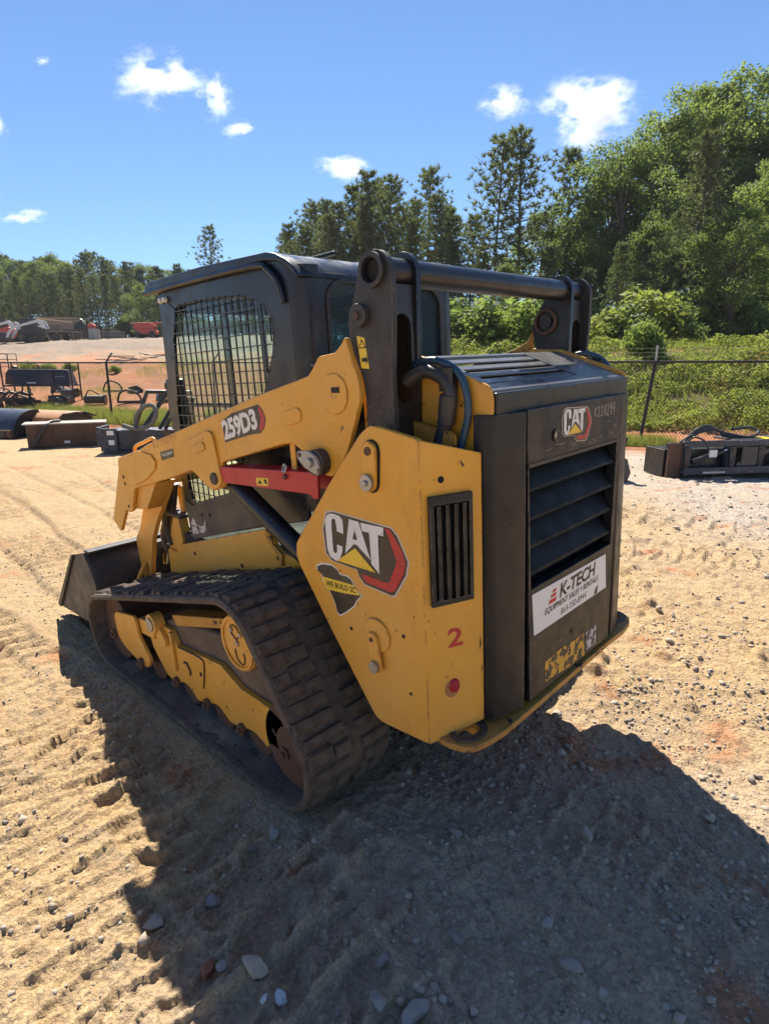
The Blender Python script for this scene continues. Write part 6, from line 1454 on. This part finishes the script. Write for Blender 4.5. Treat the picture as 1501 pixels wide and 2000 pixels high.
# ------------------------------------------------------------------ clouds
def cloud_mat():
    k = N('cloud_vapour'); co = k.coord('Object'); oi = k.n('ObjectInfo')
    off = k.n('VectorMath', operation='ADD'); k.l(co, off.inputs[0])
    cx = k.n('CombineXYZ'); k.l(k.math('MULTIPLY', oi.outputs['Random'], 37.0), cx.inputs[0]); k.l(k.math('MULTIPLY', oi.outputs['Random'], 91.0), cx.inputs[2]); k.l(cx.outputs[0], off.inputs[1])
    ln = k.n('VectorMath', operation='LENGTH'); k.l(co, ln.inputs[0])
    st = k.n('Mapping'); st.inputs['Scale'].default_value = (1.0, .8, 1.25); k.l(off.outputs[0], st.inputs[0])
    nz = k.noise(1.35, 9, .70, st.outputs[0])
    base = k.math('SUBTRACT', 1.0, ln.outputs['Value'])
    den = k.math('ADD', k.math('MULTIPLY', base, 1.15), k.math('MULTIPLY', k.math('SUBTRACT', nz, .585), 5.4))
    den = k.math('MULTIPLY', den, base, True)
    den = k.math('MULTIPLY', den, .17)
    v = k.n('VolumePrincipled'); v.inputs['Color'].default_value = (1, 1, 1, 1); v.inputs['Anisotropy'].default_value = .3; k.l(den, v.inputs['Density'])
    k.l(v.outputs[0], k.out.inputs['Volume']); MATS['cloud_vapour'] = k.m
cloud_mat()
bm = bmesh.new(); bmesh.ops.create_icosphere(bm, subdivisions=3, radius=1.0); CM = bpy.data.meshes.new('cloud'); bm.to_mesh(CM); bm.free(); CM.materials.append(MATS['cloud_vapour'])
for (p_, w_, h_, lab) in [
    ((640, -340, 305), 50, 24, 'largest ragged white cloud at upper left'), ((595, -378, 284), 22, 23, 'compact white cloud just right of the upper-left one'),
    ((573, -389, 251), 22, 8, 'thin wisp of cloud below the compact one'), ((490, -456, 206), 32, 13, 'small white cloud above the pine row behind the cab'),
    ((378, -587, 261), 28, 18, 'small ragged cloud left of the big right-hand cloud'), ((312, -648, 248), 60, 36, 'big bright cumulus cloud partly behind the right wood'),
    ((721, -213, 173), 23, 8, 'small flat cloud low at the left'), ((756, -213, 274), 12, 24, 'cloud cut by the left edge of the picture'), ((729, -261, 330), 10, 4, 'faint tiny wisp at the top left')]:
    o = from_mesh('cloud', CM); o.location = p_; o.scale = (w_*1.15, w_*.9, h_*1.15)
    o.rotation_euler = (0, -.15 if p_[0] > 550 else .1, math.atan2(R2[1], R2[0])); tag(o, lab, 'cloud', 'clouds in the sky')

# ------------------------------------------------------------------ air
k = N('air_haze'); v = k.n('VolumePrincipled'); v.inputs['Color'].default_value = (.78, .88, 1.0, 1); v.inputs['Density'].default_value = .00030; v.inputs['Anisotropy'].default_value = .15
k.l(v.outputs[0], k.out.inputs['Volume']); MATS['air_haze'] = k.m
hz = MB().box(-640, 640, -640, 640, -48, 34).build('haze', 'air_haze'); tag(hz, 'thin bluish haze in the air over the yard', 'haze', kind='stuff')
# ------------------------------------------------------------------ more loose gear behind the left fence
for i in range(16):
    d, l = (20.0 if i % 2 else 23.5)+1.6*random.random(), -17.2+.62*i+random.uniform(-.15, .15)
    t = thing('steel_fitting', d, l, 'rusty dark fitting in the row of gear behind the fence, '+ordinal(i+1)+' from the left', 'fitting', 'loose gear behind the left fence', yaw=random.uniform(-.7, .7), near=False)
    k_ = i % 3
    if k_ == 0:
        MB().prism(rounded([(-.28, 0), (.3, 0), (.34, .16), (.1, .34), (-.22, .26)], .04), 'Y', -.14, .16).build('housing', 'black_paint', t, bevel=.02)
        MB().cyl((-.1, -.2, .16), (-.1, .22, .16), .06, n=12).build('shaft', 'rust', t, bevel=.01); MB().box(.0, .12, -.155, -.141, .08, .14).build('plate', 'sign_white', t)
    elif k_ == 1:
        MB().tube([(-.4, 0, .05), (-.3, .05, .36), (.0, .0, .46), (.3, .05, .30), (.42, 0, .04)], .035, 8).build('bent_arm', 'scuffed_black', t, smooth=True)
        MB().box(-.42, .44, -.05, .1, .0, .09).build('base', 'rust', t, bevel=.01)
    else:
        MB().cyl((-.35, 0, .17), (.32, .1, .17), .15, n=18).build('drum', 'grey_panel', t, bevel=.01)
        MB().cyl((.32, .1, .17), (.38, .11, .17), .19, n=18).build('flange', 'black_paint', t, bevel=.01); MB().tube([(-.3, 0, .3), (-.1, -.08, .5), (.2, .02, .34)], .022, 8).build('hose', 'hose_rubber', t, smooth=True)
# extra hardware on the right-hand frame attachment
t = next(o for o in bpy.data.objects if o.get('label', '').startswith('black steel frame attachment'))
MB().cyl((-.25, .02, .23), (.22, .02, .38), .035, n=14).build('cylinder', 'black_paint', t, smooth=True)
MB().cyl((.22, .02, .38), (.30, .02, .405), .016, n=10).build('cylinder_rod', 'chrome', t, smooth=True)
for xx in (-.36, .34, .80, 1.14):
    MB().prism([(xx-.03, .16), (xx+.03, .16), (xx+.05, .44), (xx-.05, .44)], 'Y', -.03, -.012).build('gusset', 'scuffed_black', t, bevel=.003)
    for zz in (.20, .40): MB().cyl((xx, -.031, zz), (xx, -.045, zz), .016, n=6).build('bolt', 'rust', t)
MB().box(.50, .74, -.022, -.002, .17, .43).build('access_plate', 'grey_panel', t, bevel=.004)
MB().prism([(.44, .16), (.50, .16), (1.06, .40), (1.06, .44), (1.0, .44), (.44, .21)], 'Y', -.012, -.004).build('brace', 'blue_black', t, bevel=.003)
for k_ in range(8): MB().prism([(-.52+.02*k_, .0), (-.44+.02*k_, .0), (-.47+.02*k_, .10)], 'Y', .14+.05*k_, .17+.05*k_).build('tooth', 'rust', t)
MB().tube([(-.30, .08, .52), (-.25, .02, .58), (-.12, .0, .53), (.0, .02, .40), (.05, .03, .34)], .014, 8).build('hose', 'hose_rubber', t, smooth=True)
